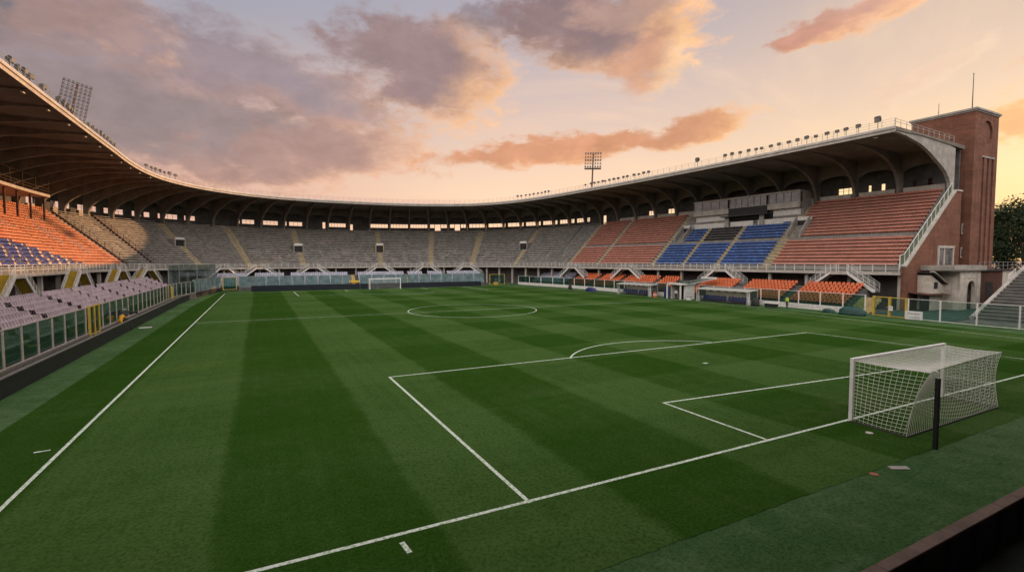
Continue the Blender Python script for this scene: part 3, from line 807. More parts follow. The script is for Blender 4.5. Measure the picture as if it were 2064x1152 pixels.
def wallbox(mb, x0, x1, z0, z1, dep0, dep1):
    """box standing on the outside face of the end wall"""
    a, b = Vector((x0, 0, 0)), Vector((x1, 0, 0))
    x_, y_, nx, ny = base(END); n = Vector((nx, ny, 0)); o_ = Vector((x_, y_, 0))
    u0, u1 = (x0-x_)/nx, (x1-x_)/nx
    c = [o_+n*u0+t*dep0, o_+n*u1+t*dep0, o_+n*u1+t*dep1, o_+n*u0+t*dep1]
    mb.hexa([(p.x, p.y, z0) for p in c]+[(p.x, p.y, z1) for p in c])
wf = MB()
wallbox(wf, 58.6, 58.95, 6.1, 8.5, .44, .62); wallbox(wf, 63.0, 63.35, 6.1, 8.5, .44, .62); wallbox(wf, 58.6, 63.35, 8.5, 8.85, .44, .66); wallbox(wf, 60.4, 60.65, 6.1, 8.5, .44, .58)
w_ = wf.build('window', 'concrete_pale', ew)
g = MB(); wallbox(g, 58.95, 63.0, 6.1, 8.5, .46, .5); g.build('pane', 'window_glass', w_)
for zc in (11.4, 7.9):
    wf = MB(); wallbox(wf, 65.75, 66.15, zc-.75, zc+.75, .44, .5); w_ = wf.build('window', 'concrete', ew)
    g = MB(); wallbox(g, 65.85, 66.08, zc-.6, zc+.6, .5, .52); g.build('pane', 'black', w_)

# stairs from the deck to the front terrace: landing with a flight to either side
def staircase(s0, label, drop, ochre=False, landing=2.2, fl=3.7):
    x, y, nx, ny = base(s0); q = pt(s0, oD(s0)-.16)
    root = thing('staircase', label, 'staircase', (q[0], q[1], zD(s0)-.03), math.atan2(-nx, ny), 'stairs from the upper deck to the front seats')
    # local axes: x along the stand, -y... outward; build with y pointing away from the pitch
    Wd = 1.35; hl = landing/2; H = drop
    sgn = 1
    mb = MB(); mb.box(-hl, hl, -Wd, 0, -.42, 0); mb.build('landing', 'concrete_pale', root)
    for sd in (-1, 1):
        st = MB(); n = 14
        for k in range(n):
            x0, x1 = hl+fl*k/n, hl+fl*(k+1)/n+.02; z = -H*(k+1)/n
            st.box(min(sd*x0, sd*x1), max(sd*x0, sd*x1), -Wd+.14, -.14, z-.1, z+H/n)
        st.build('steps', 'ochre_step' if ochre else 'step_concrete', root)
        for yy in (-Wd, -.13):
            b_ = MB(); b_.prism([(sd*hl, yy, .06), (sd*(hl+fl), yy, -H+.1), (sd*(hl+fl), yy, -H-.2), (sd*(hl+fl-.3), yy, -H-.2), (sd*hl, yy, -.34)], (0, .13, 0))
            b_.build('stringer', 'white_paint', root)
        rl = MB()
        for yy in (-Wd+.05, -.08):
            for h in (.45, .75, 1.05): rl.bar((sd*hl, yy, h), (sd*(hl+fl), yy, -H+h), .034)
            for k in range(6): xx = hl+fl*k/5; rl.bar((sd*xx, yy, -H*k/5), (sd*xx, yy, -H*k/5+1.07), .036)
        rl.build('hand_rail', 'white_metal', root)
    rl = MB()
    for h in (.45, .75, 1.05): rl.bar((-hl, -Wd+.05, h), (hl, -Wd+.05, h), .045)
    for k in range(3): rl.bar((-hl+hl*k, -Wd+.05, 0), (-hl+hl*k, -Wd+.05, 1.07), .05)
    rl.build('landing_rail', 'white_metal', root)
STL = [(62.8, 'white concrete stairs with ochre treads at the edge of the blue and cream seats', 3.0, True), (84.0, 'ochre stepped stairs below the salmon seats, second from the frame edge', 3.0, True),
       (104.0, 'ochre stepped stairs under the last salmon seats before the grey terrace', 3.0, True), (115.0, 'ochre stepped stairs at the brown divider rail of the grey terrace', 3.0, True),
       (136.0, 'white stairs by the tall corner glass under the first yellow aisle', 2.6, False), (145.0, 'white stairs under the yellow aisle beside the far left gate', 2.6, False),
       (158.4, 'white stairs below the aisle with a dark entrance, left of the far goal', 2.6, False), (177.0, 'white stairs straight below the yellow framed entrance behind the far goal', 2.6, False),
       (190.6, 'white stairs below the first straight yellow aisle right of the far goal', 2.6, False), (202.6, 'white stairs at the right end of the lilac end seats', 2.6, False),
       (242.0, 'white stairs under the farthest red seats of the main stand', 2.6, False), (260.6, 'white stairs below the red seats next to the blue block', 2.6, False),
       (285.0, 'white stairs with long rails below the nearest blue seats', 2.6, False), (305.4, 'white stairs at the brick end of the main stand', 2.6, False)]
for a in STL: staircase(*a)

# ================================================================== SEATS
def seat_rough():
    """pan, back and foot of a stadium seat in a few faces: list of verts, faces (x sideways, y forward, z up from the step)"""
    w, w2 = .21, .16
    v = [(-w, .20, .40), (w, .20, .40), (w, -.16, .37), (-w, -.16, .37), (-w, .20, .45), (w, .20, .45), (w, -.16, .42), (-w, -.16, .42),
         (w, -.28, .72), (-w, -.28, .72), (w2, -.30, .82), (-w2, -.30, .82), (w, -.22, .37), (-w, -.22, .37), (w2, -.34, .80), (-w2, -.34, .80),
         (-.06, 0, 0), (.06, 0, 0), (.06, 0, .4), (-.06, 0, .4)]
    f = [(4, 5, 6, 7), (0, 1, 5, 4), (3, 2, 1, 0), (1, 2, 6, 5), (0, 4, 7, 3), (7, 6, 8, 9), (9, 8, 10, 11), (11, 10, 14, 15), (12, 13, 15, 14), (12, 14, 8, 6), (14, 10, 8, 8)[:3], (13, 7, 9, 15), (15, 9, 11), (16, 17, 18, 19)]
    return v, f
SV, SF = seat_rough()
def add_seat(mb, x, y, z, cx, cy, hs=1.0, ws=1.0):
    """(cx, cy): unit vector the seat faces"""
    b = len(mb.v); j = random.uniform(-.012, .012)
    for a, d, h in SV: mb.v.append((x+d*cx+a*ws*cy, y+d*cy-a*ws*cx, z+h*hs+j*(h > .5)))
    for q in SF: mb.f.append(tuple(b+i for i in q)); mb.mi.append(mb.k)
def seat_fine(m):
    """rounded bucket seat: shell, and a foot"""
    mb = MB(); prof = [(.23, .40), (.20, .44), (.08, .425), (-.06, .405), (-.16, .42), (-.215, .48), (-.245, .58), (-.275, .70), (-.30, .80), (-.31, .84)]
    n = 6; rows = []
    for i, (d, h) in enumerate(prof):
        f = i/(len(prof)-1); w = .215-.012*max(0, f-.5)*2-(.075 if i == len(prof)-1 else .025 if i == len(prof)-2 else .03 if i == 0 else 0)
        row = []
        for k in range(n+1):
            a = (k/n-.5)*2; lift = .035*abs(a)**2.5
            row.append((a*w, d+(lift if f > .5 else 0), h+(lift if f <= .5 else 0)-(.035*abs(a)**3 if i == len(prof)-1 else 0)))
        rows.append(row)
    top = [[mb.vert(p) for p in r] for r in rows]
    bot = [[mb.vert((p[0]*.98, p[1]-(.022 if i > 4 else 0), p[2]-(.03 if i <= 4 else .005))) for p in r] for i, r in enumerate(rows)]
    L = len(rows)-1
    for i in range(L):
        for k in range(n):
            mb.face(top[i][k], top[i][k+1], top[i+1][k+1], top[i+1][k]); mb.face(bot[i][k+1], bot[i][k], bot[i+1][k], bot[i+1][k+1])
        mb.face(top[i][0], top[i+1][0], bot[i+1][0], bot[i][0]); mb.face(top[i+1][n], top[i][n], bot[i][n], bot[i+1][n])
    for k in range(n): mb.face(top[0][k+1], top[0][k], bot[0][k], bot[0][k+1]); mb.face(top[L][k], top[L][k+1], bot[L][k+1], bot[L][k])
    mb.box(-.05, .05, -.05, .03, 0, .4)
    me = mb.build('seat', m, None, True); return me

# -- front terrace on the left: lilac seats behind the glass
lt = thing('front_terrace', 'stepped concrete front terrace with lilac seats behind the left glass fence', 'terrace', (0, 0, 0))
LX, LRUN, LZ0, LRISE, LN = -40.35, .70, 1.30, .33, 7
mb = MB()
ring = lambda y: [(LX+.65, y, -.3), (LX+.65, y, .75), (LX+.35, y, LZ0-.1)] + [q for r in range(LN) for q in ((LX+.35-LRUN*r, y, LZ0+LRISE*r), (LX+.35-LRUN*(r+1), y, LZ0+LRISE*r))] + [(LX+.35-LRUN*LN-.9, y, LZ0+LRISE*(LN-1)), (LX+.35-LRUN*LN-.9, y, 2.55), (-55.5, y, 2.5), (-55.5, y, -.3)]
mb.sweep([ring(-2), ring(60), ring(103)]); mb.build('steps', 'dark_concrete', lt)
LAISLE = [23.4, 31.6, 39.9, 48.4, 57.0, 65.8, 74.6, 83.4, 92.2]
for ya in LAISLE:
    mb = MB()
    for r in range(LN):
        mb.box(LX+.35-LRUN*(r+1), LX+.35-LRUN*r-.3, ya-.4, ya+.4, LZ0+LRISE*r+.003, LZ0+LRISE*r+.012); mb.box(LX+.35-LRUN*r-.3, LX+.35-LRUN*r, ya-.4, ya+.4, LZ0+LRISE*r+.003, LZ0+LRISE*r+.05)
        mb.box(LX+.34-LRUN*r, LX+.37-LRUN*r, ya-.4, ya+.4, LZ0+LRISE*(r-1)+.02, LZ0+LRISE*r+.05)
    mb.build('aisle_steps', 'yellow_step', lt)
proto = seat_fine('lilac'); cnt = 0; rest = MB()
slots = []
for r in range(LN):
    y = 14.0
    while y < 98:
        y += .50
        if any(abs(y-a) < .46 for a in LAISLE): continue
        slots.append((r, y))
slots.sort(key=lambda q: q[1] if q[1] > 20.5+(q[0])*1.4 else q[1]+200)
def block_name(y): 
    i = bisect.bisect(LAISLE, y); return ['block cut by the frame edge', 'second block from the frame edge', 'block just before the yellow glass gate', 'block level with the yellow glass gate', 'block level with the cameraman', 'middle block', 'block past the middle', 'block', 'block', 'block'][i]
ROWN = ['lowest row', 'second row up', 'third row up', 'fourth row up', 'fifth row up', 'sixth row up', 'top row']
for (r, y) in slots:
    x, z = LX-LRUN*r-.12, LZ0+LRISE*r
    if cnt < 296 and y > 20.5+r*1.4:
        o = proto if cnt == 0 else proto.copy()
        if cnt: COL.objects.link(o)
        o.location = (x, y, z); o.rotation_euler = (0, 0, -R(90)+random.uniform(-.02, .02))
        lab = 'lilac seat, %s, %s' % (ROWN[r], block_name(y))
        tag(o, lab, 'seat', 'lilac seats, %s, %s' % (ROWN[r], block_name(y))); cnt += 1
    else: add_seat(rest, x, y, z, 1, 0)
tag(rest.build('lilac_seats', 'lilac'), 'rows of lilac plastic seats farther along the left front terrace', 'seats', None, 'stuff')

# -- front terrace behind the far goal
FA, FB = Vector((-33.0, 117.2, 0)), Vector((31.0, 111.5, 0))
FT = (FB-FA).normalized(); FN = Vector((-FT.y, FT.x, 0)); FL = (FB-FA).length
ft = thing('front_terrace', 'stepped concrete front terrace with lilac seats behind the far goal', 'terrace', (0, 0, 0))
FRUN, FRISE, FZ, FROWS = .78, .42, .65, 7
mb = MB()
def fring(u):
    q = lambda d, z: tuple(FA+FT*u+FN*d+Vector((0, 0, z)))
    return [q(.9, -.3), q(.9, FZ)] + [k for r in range(FROWS) for k in (q(1.0+FRUN*r, FZ+FRISE*r), q(1.0+FRUN*(r+1), FZ+FRISE*r))] + [q(1.0+FRUN*FROWS+1.2, FZ+FRISE*(FROWS-1)), q(1.0+FRUN*FROWS+1.2, -.3)]
mb.sweep([fring(-4), fring(62.5)]); mb.build('steps', 'dark_concrete', ft)
def fgap(u): return any(abs(u-g) < w for g, w in ((4.1, .7), (12.0, .7), (27.4, 1.2), (41.0, .6), (46.4, .9), (51.8, .8)))
mb = MB()
for r in range(FROWS):
    u = -3.6
    while u < 61.6:
        u += .5
        if fgap(u): continue
        p = FA+FT*u+FN*(1.35+FRUN*r); add_seat(mb, p.x, p.y, FZ+FRISE*r, -FN.x, -FN.y)
tag(mb.build('lilac_seats', 'lilac_pale'), 'seven rows of lilac plastic seats behind the milky glass of the far goal', 'seats', None, 'stuff')
for g in (27.4, 41.0, 46.4):
    mb = MB()
    for r in range(FROWS):
        a = FA+FT*(g-.45)+FN*(1.0+FRUN*r); b = FA+FT*(g+.45)+FN*(1.0+FRUN*r)
        mb.hexa([(*(p+FN*d).xy, z) for z in (FZ+FRISE*(r-1)+.02, FZ+FRISE*r+.02) for p, d in ((a, -.02), (b, -.02), (b, FRUN-.02), (a, FRUN-.02))])
    mb.build('aisle_steps', 'yellow_step', ft)

# -- front terrace under the main stand: orange seats
rt = thing('front_terrace', 'stepped concrete front terrace with orange seats below the main stand', 'terrace', (0, 0, 0))
RX, RRUN, RZ0, RRISE, RN = 43.1, .72, .62, .37, 7
mb = MB()
ring = lambda y: [(RX-.5, y, -.3), (RX-.5, y, RZ0-.05)] + [q for r in range(RN) for q in ((RX-.3+RRUN*r, y, RZ0+RRISE*r), (RX-.3+RRUN*(r+1), y, RZ0+RRISE*r))] + [(RX-.3+RRUN*RN+.9, y, RZ0+RRISE*(RN-1)), (RX-.3+RRUN*RN+.9, y, -.3)]
mb.sweep([ring(25.6), ring(60), ring(113)]); mb.build('steps', 'dark_concrete', rt)
RBL = [(25.8, 33.6, 'orange seats, block nearest the yellow gate'), (35.2, 43.2, 'orange seats, block behind the steward'), (45.3, 52.6, 'orange seats, block behind the nearer dugout'),
       (58.9, 63.2, 'orange seats, small block beside the tunnel'), (64.5, 74.0, 'orange seats, block behind the farther dugout'), (75.4, 82.6, 'orange seats, second block from the lilac cover'), (84.4, 92.2, 'orange seats, block next to the lilac seats')]
proto = seat_fine('orange'); proto.name = 'bucket_seat'; cnt = 0; rest = MB()
for bi, (y0, y1, grp) in enumerate(RBL):
    n = int((y1-y0)/.56)
    for r in range(RN):
        for k in range(n):
            y = y0+.3+(y1-y0-.5)*k/max(1, n-1)
            x, z = RX+RRUN*r+.12, RZ0+RRISE*r
            if cnt < 296 and bi < 3:
                o = proto if cnt == 0 else proto.copy()
                if cnt: COL.objects.link(o)
                o.location = (x, y, z); o.scale = (1.12, 1.1, 1.0); o.rotation_euler = (0, 0, R(90)+random.uniform(-.03, .03))
                tag(o, 'orange seat, %s, %s' % (ROWN[r], grp[15:]), 'seat', grp+', '+ROWN[r]); cnt += 1
            else: add_seat(rest, x, y, z, -1, 0)
tag(rest.build('orange_seats', 'orange'), 'smaller orange seats of the front terrace toward the far corner', 'seats', None, 'stuff')
mb = MB()
for r in range(RN):
    y = 94.2
    while y < 110.5: y += .5; add_seat(mb, RX+RRUN*r+.12, y, RZ0+RRISE*r, -1, 0)
tag(mb.build('lilac_seats', 'lilac_pale'), 'block of lilac seats at the far end of the main stand front', 'seats', None, 'stuff')
mb = MB()
for r in range(6): mb.box(42.9+.55*r, 43.45+.55*r, 22.9, 25.2, .3*r-.2, .3*r+.3)
tag(mb.build('steps', 'yellow_step', rt), None)

# -- upper tier seats
def upper(sa, sb, rows, pick, pitch=.47):
    for r in rows:
        s = sa
        while s < sb:
            x, y, nx, ny = base(s); q = pt(s, rowu(s, r)+.36)
            k = pick(s, r)
            if k: add_seat(k, q[0], q[1], rowz(s, r)-.05, -nx, -ny, .86, 1.04)
            s += pitch
red, blu, blk = MB(), MB(), MB()
BLUE0, BLUE1 = 266.0, 292.2
def lean(a, r): return a
def near_aisle(s, r): return any(abs(s-a) < w for a, w in ((237.8, .75), (248.5, .65), (266.0, .7), (274.3, .65), (282.2, .65), (292.2, .95)))
def pick_right(s, r):
    if r == 8 or near_aisle(s, r): return None
    if abs(s-268.6) < 1.4 and 8 < r < 15: return None
    if abs(s-293.6) < 1.5 and 8 < r < 15: return None
    if BLUE0 < s < BLUE1:
        if r > 14 or (r == 14 and s < 290): return None
        if r > 8 and 274.3 < s < 282.2: return blk
        return blu
    return red
upper(238.3, END-.9, range(NROW), pick_right)
tag(red.build('red_seats', 'red_orange'), 'long rows of faded red seats in the upper tier of the main stand', 'seats', None, 'stuff')
tag(blu.build('blue_seats', 'blue'), 'five blocks of blue seats in the middle of the main stand', 'seats', None, 'stuff')
tag(blk.build('black_seats', 'black'), 'block of black seats between blue ones below the press box', 'seats', None, 'stuff')
sal, roy, cre = MB(), MB(), MB()
def pick_left(s, r):
    if abs(s-74.0) < .3 or abs(s-92.0) < .3: return None
    lim = 95.5-2.4*r
    if s < lim and r < 12:
        f = (s*.27+r*.41+.25*math.sin(r*2.1)) % 1.0
        if f < .20: return cre if s > 64 or r % 2 else sal
        return roy
    if (r in (11, 15)) and random.random() < .25: return None
    return sal
upper(4, 111.6, range(NROW), pick_left)
tag(sal.build('salmon_seats', 'sun_orange'), 'sunlit salmon orange seats of the left upper tier', 'seats', None, 'stuff')
tag(roy.build('blue_seats', 'royal'), 'faded blue seats with cream gaps at the left edge of the upper tier', 'seats', None, 'stuff')
tag(cre.build('cream_seats', 'cream'), 'scattered cream seats among the faded blue ones on the left', 'seats', None, 'stuff')
# grey benches of the curve, with weathered gaps
gre = MB(); random.seed(11)
def blotch(s, r): return math.sin(s*1.7+r*.55)+math.sin(s*.63-r*.8+2)+math.sin(s*3.1+r*.3+1)*.7+math.sin(s*.27+1.3)*.6
for r in range(NROW):
    s = 112.9
    while s < 237:
        w = .52
        bad = .75 if 1 <= r < 9 and 146 < s < 208 else 2.4
        skip = any(abs(s-a) < .8 for a in AISLES[:7]) or abs(s-231.2) < .3 or abs(s-120.3) < .3
        for a, r0, r1, hw in ((156.2, 6, 11, 1.6), (177.4, 6, 11, 1.6), (216.8, 7, 12, 1.8), (131.5, 8, 14, 1.6)):
            if abs(s-a) < hw and r0 < r < r1: skip = True
        if not skip and blotch(s, r)+random.uniform(-.5, .5) < bad:
            j = random.uniform(-.02, .02); u = rowu(s, r)
            gre.hexa([P3(s-w/2+.02, u+.24, rowz(s, r)+.30+j), P3(s+w/2-.02, u+.24, rowz(s, r)+.30+j), P3(s+w/2-.02, u+.52, rowz(s, r)+.30), P3(s-w/2+.02, u+.52, rowz(s, r)+.30),
                      P3(s-w/2+.02, u+.22, rowz(s, r)+.36+j), P3(s+w/2-.02, u+.22, rowz(s, r)+.36+j), P3(s+w/2-.02, u+.50, rowz(s, r)+.44), P3(s-w/2+.02, u+.50, rowz(s, r)+.44)])
        s += w
tag(gre.build('grey_benches', 'bench'), 'weathered grey bench seats filling the curved upper terrace', 'benches', None, 'stuff')

# ================================================================== BRICK TOWER
tw = thing('brick_tower', 'tall red brick tower with a round recess and three dark slits', 'tower', (67.5, 21.7, 0))
W_, D_ = 7.85, 8.0
mb = MB(); mb.box(0, W_, .25, D_, -.3, 28.9)
# front skin with slits and disc cut in as real recesses
def front(mb, holes, x0, x1, z0, z1):
    xs = sorted({x0, x1, *[h for q in holes for h in q[:2]]}); zs = sorted({z0, z1, *[h for q in holes for h in q[2:]]})
    for a, b in zip(xs, xs[1:]):
        for c, d in zip(zs, zs[1:]):
            if any(h[0] <= (a+b)/2 <= h[1] and h[2] <= (c+d)/2 <= h[3] for h in holes): continue
            mb.box(a, b, 0, .249, c, d)
SL3 = [(2.75, 3.5, 5.0, 22.2), (4.35, 5.1, 5.0, 22.2), (5.95, 6.7, 5.0, 22.2)]
CX, CZ, CR = 4.15, 26.0, 1.75
front(mb, SL3, 0, W_, -.3, CZ-CR-.3)
mb.box(0, W_, 0, .249, CZ+CR+.3, 28.9)
mb.box(0, CX-CR-.3, 0, .249, CZ-CR-.3, CZ+CR+.3); mb.box(CX+CR+.3, W_, 0, .249, CZ-CR-.3, CZ+CR+.3)
nn = 40; inn = []; out_ = []
for k in range(nn):
    a = 2*math.pi*(k+.5)/nn; c, s = math.cos(a), math.sin(a); m_ = max(abs(c), abs(s)); inn.append((CX+CR*c, CZ+CR*s)); out_.append((CX+(CR+.3)*c/m_, CZ+(CR+.3)*s/m_))
for k in range(nn):
    a, b = k, (k+1) % nn
    mb.hexa([(inn[a][0], 0, inn[a][1]), (out_[a][0], 0, out_[a][1]), (out_[b][0], 0, out_[b][1]), (inn[b][0], 0, inn[b][1]), (inn[a][0], .249, inn[a][1]), (out_[a][0], .249, out_[a][1]), (out_[b][0], .249, out_[b][1]), (inn[b][0], .249, inn[b][1])])
shaft = mb.build('shaft', 'brick', tw)
mb = MB(); mb.box(-.28, W_+.28, -.28, D_+.28, 28.9, 29.2); mb.box(-.12, W_+.12, -.12, D_+.12, 28.7, 28.899); bevel(mb.build('cornice', 'concrete', tw), .03)
for q in SL3:
    mb = MB(); mb.box(q[0], q[1], .15, .248, q[2], q[3]); mb.build('slit_window', 'brick_dark', tw)
mb = MB(); mb.box(2.6, 6.85, -.06, .0, 22.2, 22.45); mb.build('slit_lintel', 'concrete', tw)
mb = MB(); mb.box(W_-.6, W_+1.1, 1.2, D_, -.3, 23.7); mb.build('side_shaft', 'brick', tw)
mb = MB(); mb.box(W_-.5, W_+1.45, .85, D_+.3, 23.7, 24.0); mb.build('side_cornice', 'concrete', tw)
fp = thing('flagpole', 'tall bare flagpole on the roof of the brick tower', 'flagpole', (67.9, 22.3, 29.2))
mb = MB(); mb.tube([(0, 0, 0), (0, 0, 5.0)], .07, 8, True, .04); mb.build('pole', 'dark_metal', fp)
mb = MB(); mb.tube([(0, 0, 5.0), (0, 0, 5.16)], .09, 8); mb.build('finial', 'grey_metal', fp)
an = thing('antenna', 'thin short antenna on the left edge of the brick tower roof', 'antenna', (68.0, 26.4, 29.2))
mb = MB(); mb.tube([(0, 0, 0), (0, 0, 1.9)], .035, 6); mb.build('rod', 'dark_metal', an)
mb = MB(); mb.tube([(0, 0, 0), (0, 0, .7)], .07, 6); mb.build('socket', 'grey_metal', an)

# ================================================================== GATEHOUSE
gh = thing('gatehouse', 'low white plaster gatehouse with an arched doorway beside the brick wall', 'building', (0, 0, 0))
mb = MB()
def arch_wall(mb, x0, x1, y0, y1, z0, z1, ax, aw, ah):
    """front wall with a round arched opening"""
    n = 12; r = aw/2; zs = ah-r
    mb.box(x0, ax-r, y0, y1, z0, z1); mb.box(ax+r, x1, y0, y1, z0, z1)
    for k in range(n):
        a0, a1 = math.pi-math.pi*k/n, math.pi-math.pi*(k+1)/n
        xa, xb = ax+r*math.cos(a0), ax+r*math.cos(a1); za, zb = zs+r*math.sin(a0), zs+r*math.sin(a1)
        mb.hexa([(xa, y0, za), (xb, y0, zb), (xb, y1, zb), (xa, y1, za), (xa, y0, z1), (xb, y0, z1), (xb, y1, z1), (xa, y1, z1)])
arch_wall(mb, 57.3, 63.5, 18.9, 19.3, -.05, 5.3, 60.7, 2.3, 3.95)
mb.box(57.3, 57.7, 19.3, 22.4, -.05, 5.3); mb.box(63.1, 63.5, 19.3, 22.4, -.05, 5.3)
mb.box(57.5, 62.6, 18.84, 18.9, 4.35, 4.5)
mb.build('wall', 'plaster', gh)
mb = MB(); mb.box(54.3, 63.9, 18.5, 22.6, 5.3, 5.42); mb.box(54.1, 64.0, 18.4, 22.6, 5.42, 6.05); mb.box(54.0, 57.6, 18.3, 18.4, 5.5, 6.15)
mb.build('parapet', 'concrete', gh)
mb = MB(); mb.box(59.5, 61.9, 19.6, 19.7, -.05, 3.95); mb.build('door', 'brick_dark', gh)
# lean-to with swept roof
mb = MB()
mb.prism([(53.4, 20.6, -.05), (57.29, 20.6, -.05), (57.29, 20.6, 3.2), (55.4, 20.6, 4.0), (53.6, 20.6, 4.75), (53.4, 20.6, 4.75)], (0, .3, 0)); mb.box(53.4, 53.7, 20.9, 22.3, -.05, 4.75)
an_ = mb.build('lean_to_wall', 'plaster', gh)
mb = MB(); rr = [(53.2, 5.05), (54.2, 4.72), (55.2, 4.28), (56.2, 3.82), (56.8, 3.55), (57.28, 3.45)]
mb.sweep([[(x, 20.25, z), (x, 22.3, z), (x, 22.3, z+.16), (x, 20.25, z+.16)] for x, z in rr]); mb.build('lean_to_roof', 'roof_tile', gh)
mb = MB(); mb.sweep([[(x, 20.15, z+.162), (x, 20.6, z+.162), (x, 20.6, z+.28), (x, 20.15, z+.28)] for x, z in rr]); mb.build('roof_edge', 'plaster', gh)
mb = MB(); mb.box(54.4, 55.4, 20.57, 20.6, 2.9, 3.8); mb.build('window', 'black', gh)
mb = MB(); mb.prism([(51.0, 19.9, 2.2), (57.0, 19.7, 2.05), (57.0, 19.7, 2.15), (51.0, 19.9, 2.30)], (0, 2.4, .2)); mb.build('awning', 'brick_dark', gh)
mb = MB(); mb.box(51.0, 57.25, 20.62, 20.72, -.05, 2.0); mb.build('dark_bay', 'black', gh)
bw = thing('garden_wall', 'dark brick wall with a cream end between the gatehouse and the stepped terrace', 'wall', (0, 0, 0))
mb = MB(); mb.box(63.52, 72.2, 19.4, 19.9, -.05, 5.2); mb.build('brickwork', 'brick_dark', bw)
mb = MB(); mb.box(72.2, 78, 19.42, 19.9, -.05, 5.2); mb.build('cream_end', 'plaster', bw)
mb = MB(); mb.box(63.52, 90, 19.1, 20.4, 5.2, 5.42); mb.build('capping', 'roof_tile', bw)
mb = MB()
for k in range(15): mb.box(64+k*1.6, 64.06+k*1.6, 19.3, 19.36, 5.42, 6.5)
for z in (5.95, 6.45): mb.box(64, 86.5, 19.31, 19.35, z, z+.05)
mb.build('railing', 'grey_metal', bw)
mb = MB(); mb.box(66.6, 68.9, 19.37, 19.4, -.05, 3.6); mb.build('doorway', 'black', bw)

# stepped terrace at the right edge (end stand)
es = thing('stepped_terrace', 'grey concrete steps rising to the right beside the gatehouse', 'terrace', (0, 0, 0))
mb = MB(); pts = [(46.8, -.1)]
for k in range(22): pts += [(46.8+.85*k, .34*(k+1)-.1), (46.8+.85*(k+1), .34*(k+1)-.1)]
pts += [(70, 7.4), (70, -.1)]
mb.prism([(x, -40, z) for x, z in pts], (0, 53.6, 0)); mb.build('steps', 'dark_concrete', es)
mb = MB()
for k in range(22): mb.box(46.8+.85*k-.015, 46.8+.85*k+.30, -40, 13.55, .34*(k+1)-.12, .34*(k+1)-.07)
mb.build('bench', 'step_concrete', es)
mb = MB()
mb.prism([(46.6, 13.62, -.1), (66, 13.62, -.1), (66, 13.62, 7.9), (47.0, 13.62, .35), (46.6, 13.62, .35)], (0, .4, 0)); mb.build('parapet', 'concrete', es)
mb = MB(); mb.prism([(56, 10.6, 3.0), (66, 10.6, 7.0), (66, 10.6, 7.9), (56, 10.6, 3.95)], (0, .3, 0)); mb.build('inner_parapet', 'concrete', es)
mb = MB()
for k in range(4): mb.bar((56.2+.7*k, 13.8, 3.7+.28*k), (56.2+.7*k, 13.8, 4.9+.28*k), .05)
mb.bar((56.2, 13.8, 4.85), (58.3, 13.8, 5.7), .05); mb.build('hand_rail', 'white_metal', es)

# ================================================================== FENCES AND BOARDS
def fence(name, label, pts, z0, z1, gm, pm, plinth=None, posts=.05, rails=True, skip=()):
    """glass fence through the given points; every post and pane a part"""
    root = thing(name, label, 'fence', (0, 0, 0))
    pp = None
    h = z1-z0
    for i, (x, y) in enumerate(pts):
        a = pts[max(i-1, 0)]; b = pts[min(i+1, len(pts)-1)]; ang = math.atan2(b[1]-a[1], b[0]-a[0])
        if pp is None:
            mb = MB(); mb.box(-posts, posts, -posts, posts, -.05, h+.03); o = pp = mb.build('post', pm, root)
        else: o = pp.copy(); COL.objects.link(o); o.parent = root
        o.location = (x, y, z0); o.rotation_euler = (0, 0, ang)
    gp = None; rl = MB(); rb = MB(); pl = MB()
    for i, (a, b) in enumerate(zip(pts, pts[1:])):
        A, B = Vector((*a, 0)), Vector((*b, 0)); d = B-A; L = d.length
        if i not in skip:
            if gp is None: mb = MB(); mb.box(posts, 1-posts, -.008, .008, .07, h-.05); gp = o = mb.build('pane', gm, root)
            else: o = gp.copy(); COL.objects.link(o); o.parent = root
            o.location = (A.x, A.y, z0); o.rotation_euler = (0, 0, math.atan2(d.y, d.x)); o.scale = (L, 1, 1)
        if rails:
            rl.bar((A.x, A.y, z1), (B.x, B.y, z1), .06, .05); rb.bar((A.x, A.y, z0+.04), (B.x, B.y, z0+.04), .08, .07)
        if plinth: pl.bar((A.x, A.y, z0/2-.1), (B.x, B.y, z0/2-.1), .28, z0+.18)
    if rails: rl.build('top_rail', pm, root); rb.build('bottom_rail', pm, root)
    if plinth: pl.build('plinth', plinth, root)
    return root
M['post_pink'] = mat('warm_grey_post', (.46, .38, .33), (.34, .28, .24), .6, 3, .3)
lp = [(-39.1, 12.0+2.35*i) for i in range(36)]
lp = [(x if y < 84 else -39.1+(y-84)*.16+(max(0, y-90)**2)*.006, y) for x, y in lp]
fence('glass_fence', 'long green glass fence along the left touchline above the black boards', lp, 1.12, 3.25, 'glass', 'post_pink', 'board_top')
# corner glass at far left
fence('glass_fence', 'tall milky glass fence bending round the far left corner', [(-38.0, 98.0), (-37.4, 102.5), (-36.6, 107), (-35.6, 111.5), (-34.6, 115.4)], .9, 3.4, 'glass_milky', 'grey_metal', 'black')
tallf = thing('glass_screen', 'tall clear glass screen on posts behind the far left corner', 'screen', (0, 0, 0))
for x, y in ((-42.5, 103), (-41.5, 109), (-38.8, 113.5), (-35.6, 117.5)):
    mb = MB(); mb.box(x-.06, x+.06, y-.06, y+.06, 0, 6.2); mb.build('post', 'grey_metal', tallf)
for a, b in (((-42.5, 103), (-41.5, 109)), ((-41.5, 109), (-38.8, 113.5)), ((-38.8, 113.5), (-35.6, 117.5))):
    mb = MB(); mb.bar((*a, 4.2), (*b, 4.2), .02, 3.8); mb.build('pane', 'glass_clear', tallf)
fp_ = [tuple((FA+FT*u).xy) for u in [1.9+i*2.83 for i in range(9)]] + [tuple((FA+FT*u).xy) for u in (26.4,)]
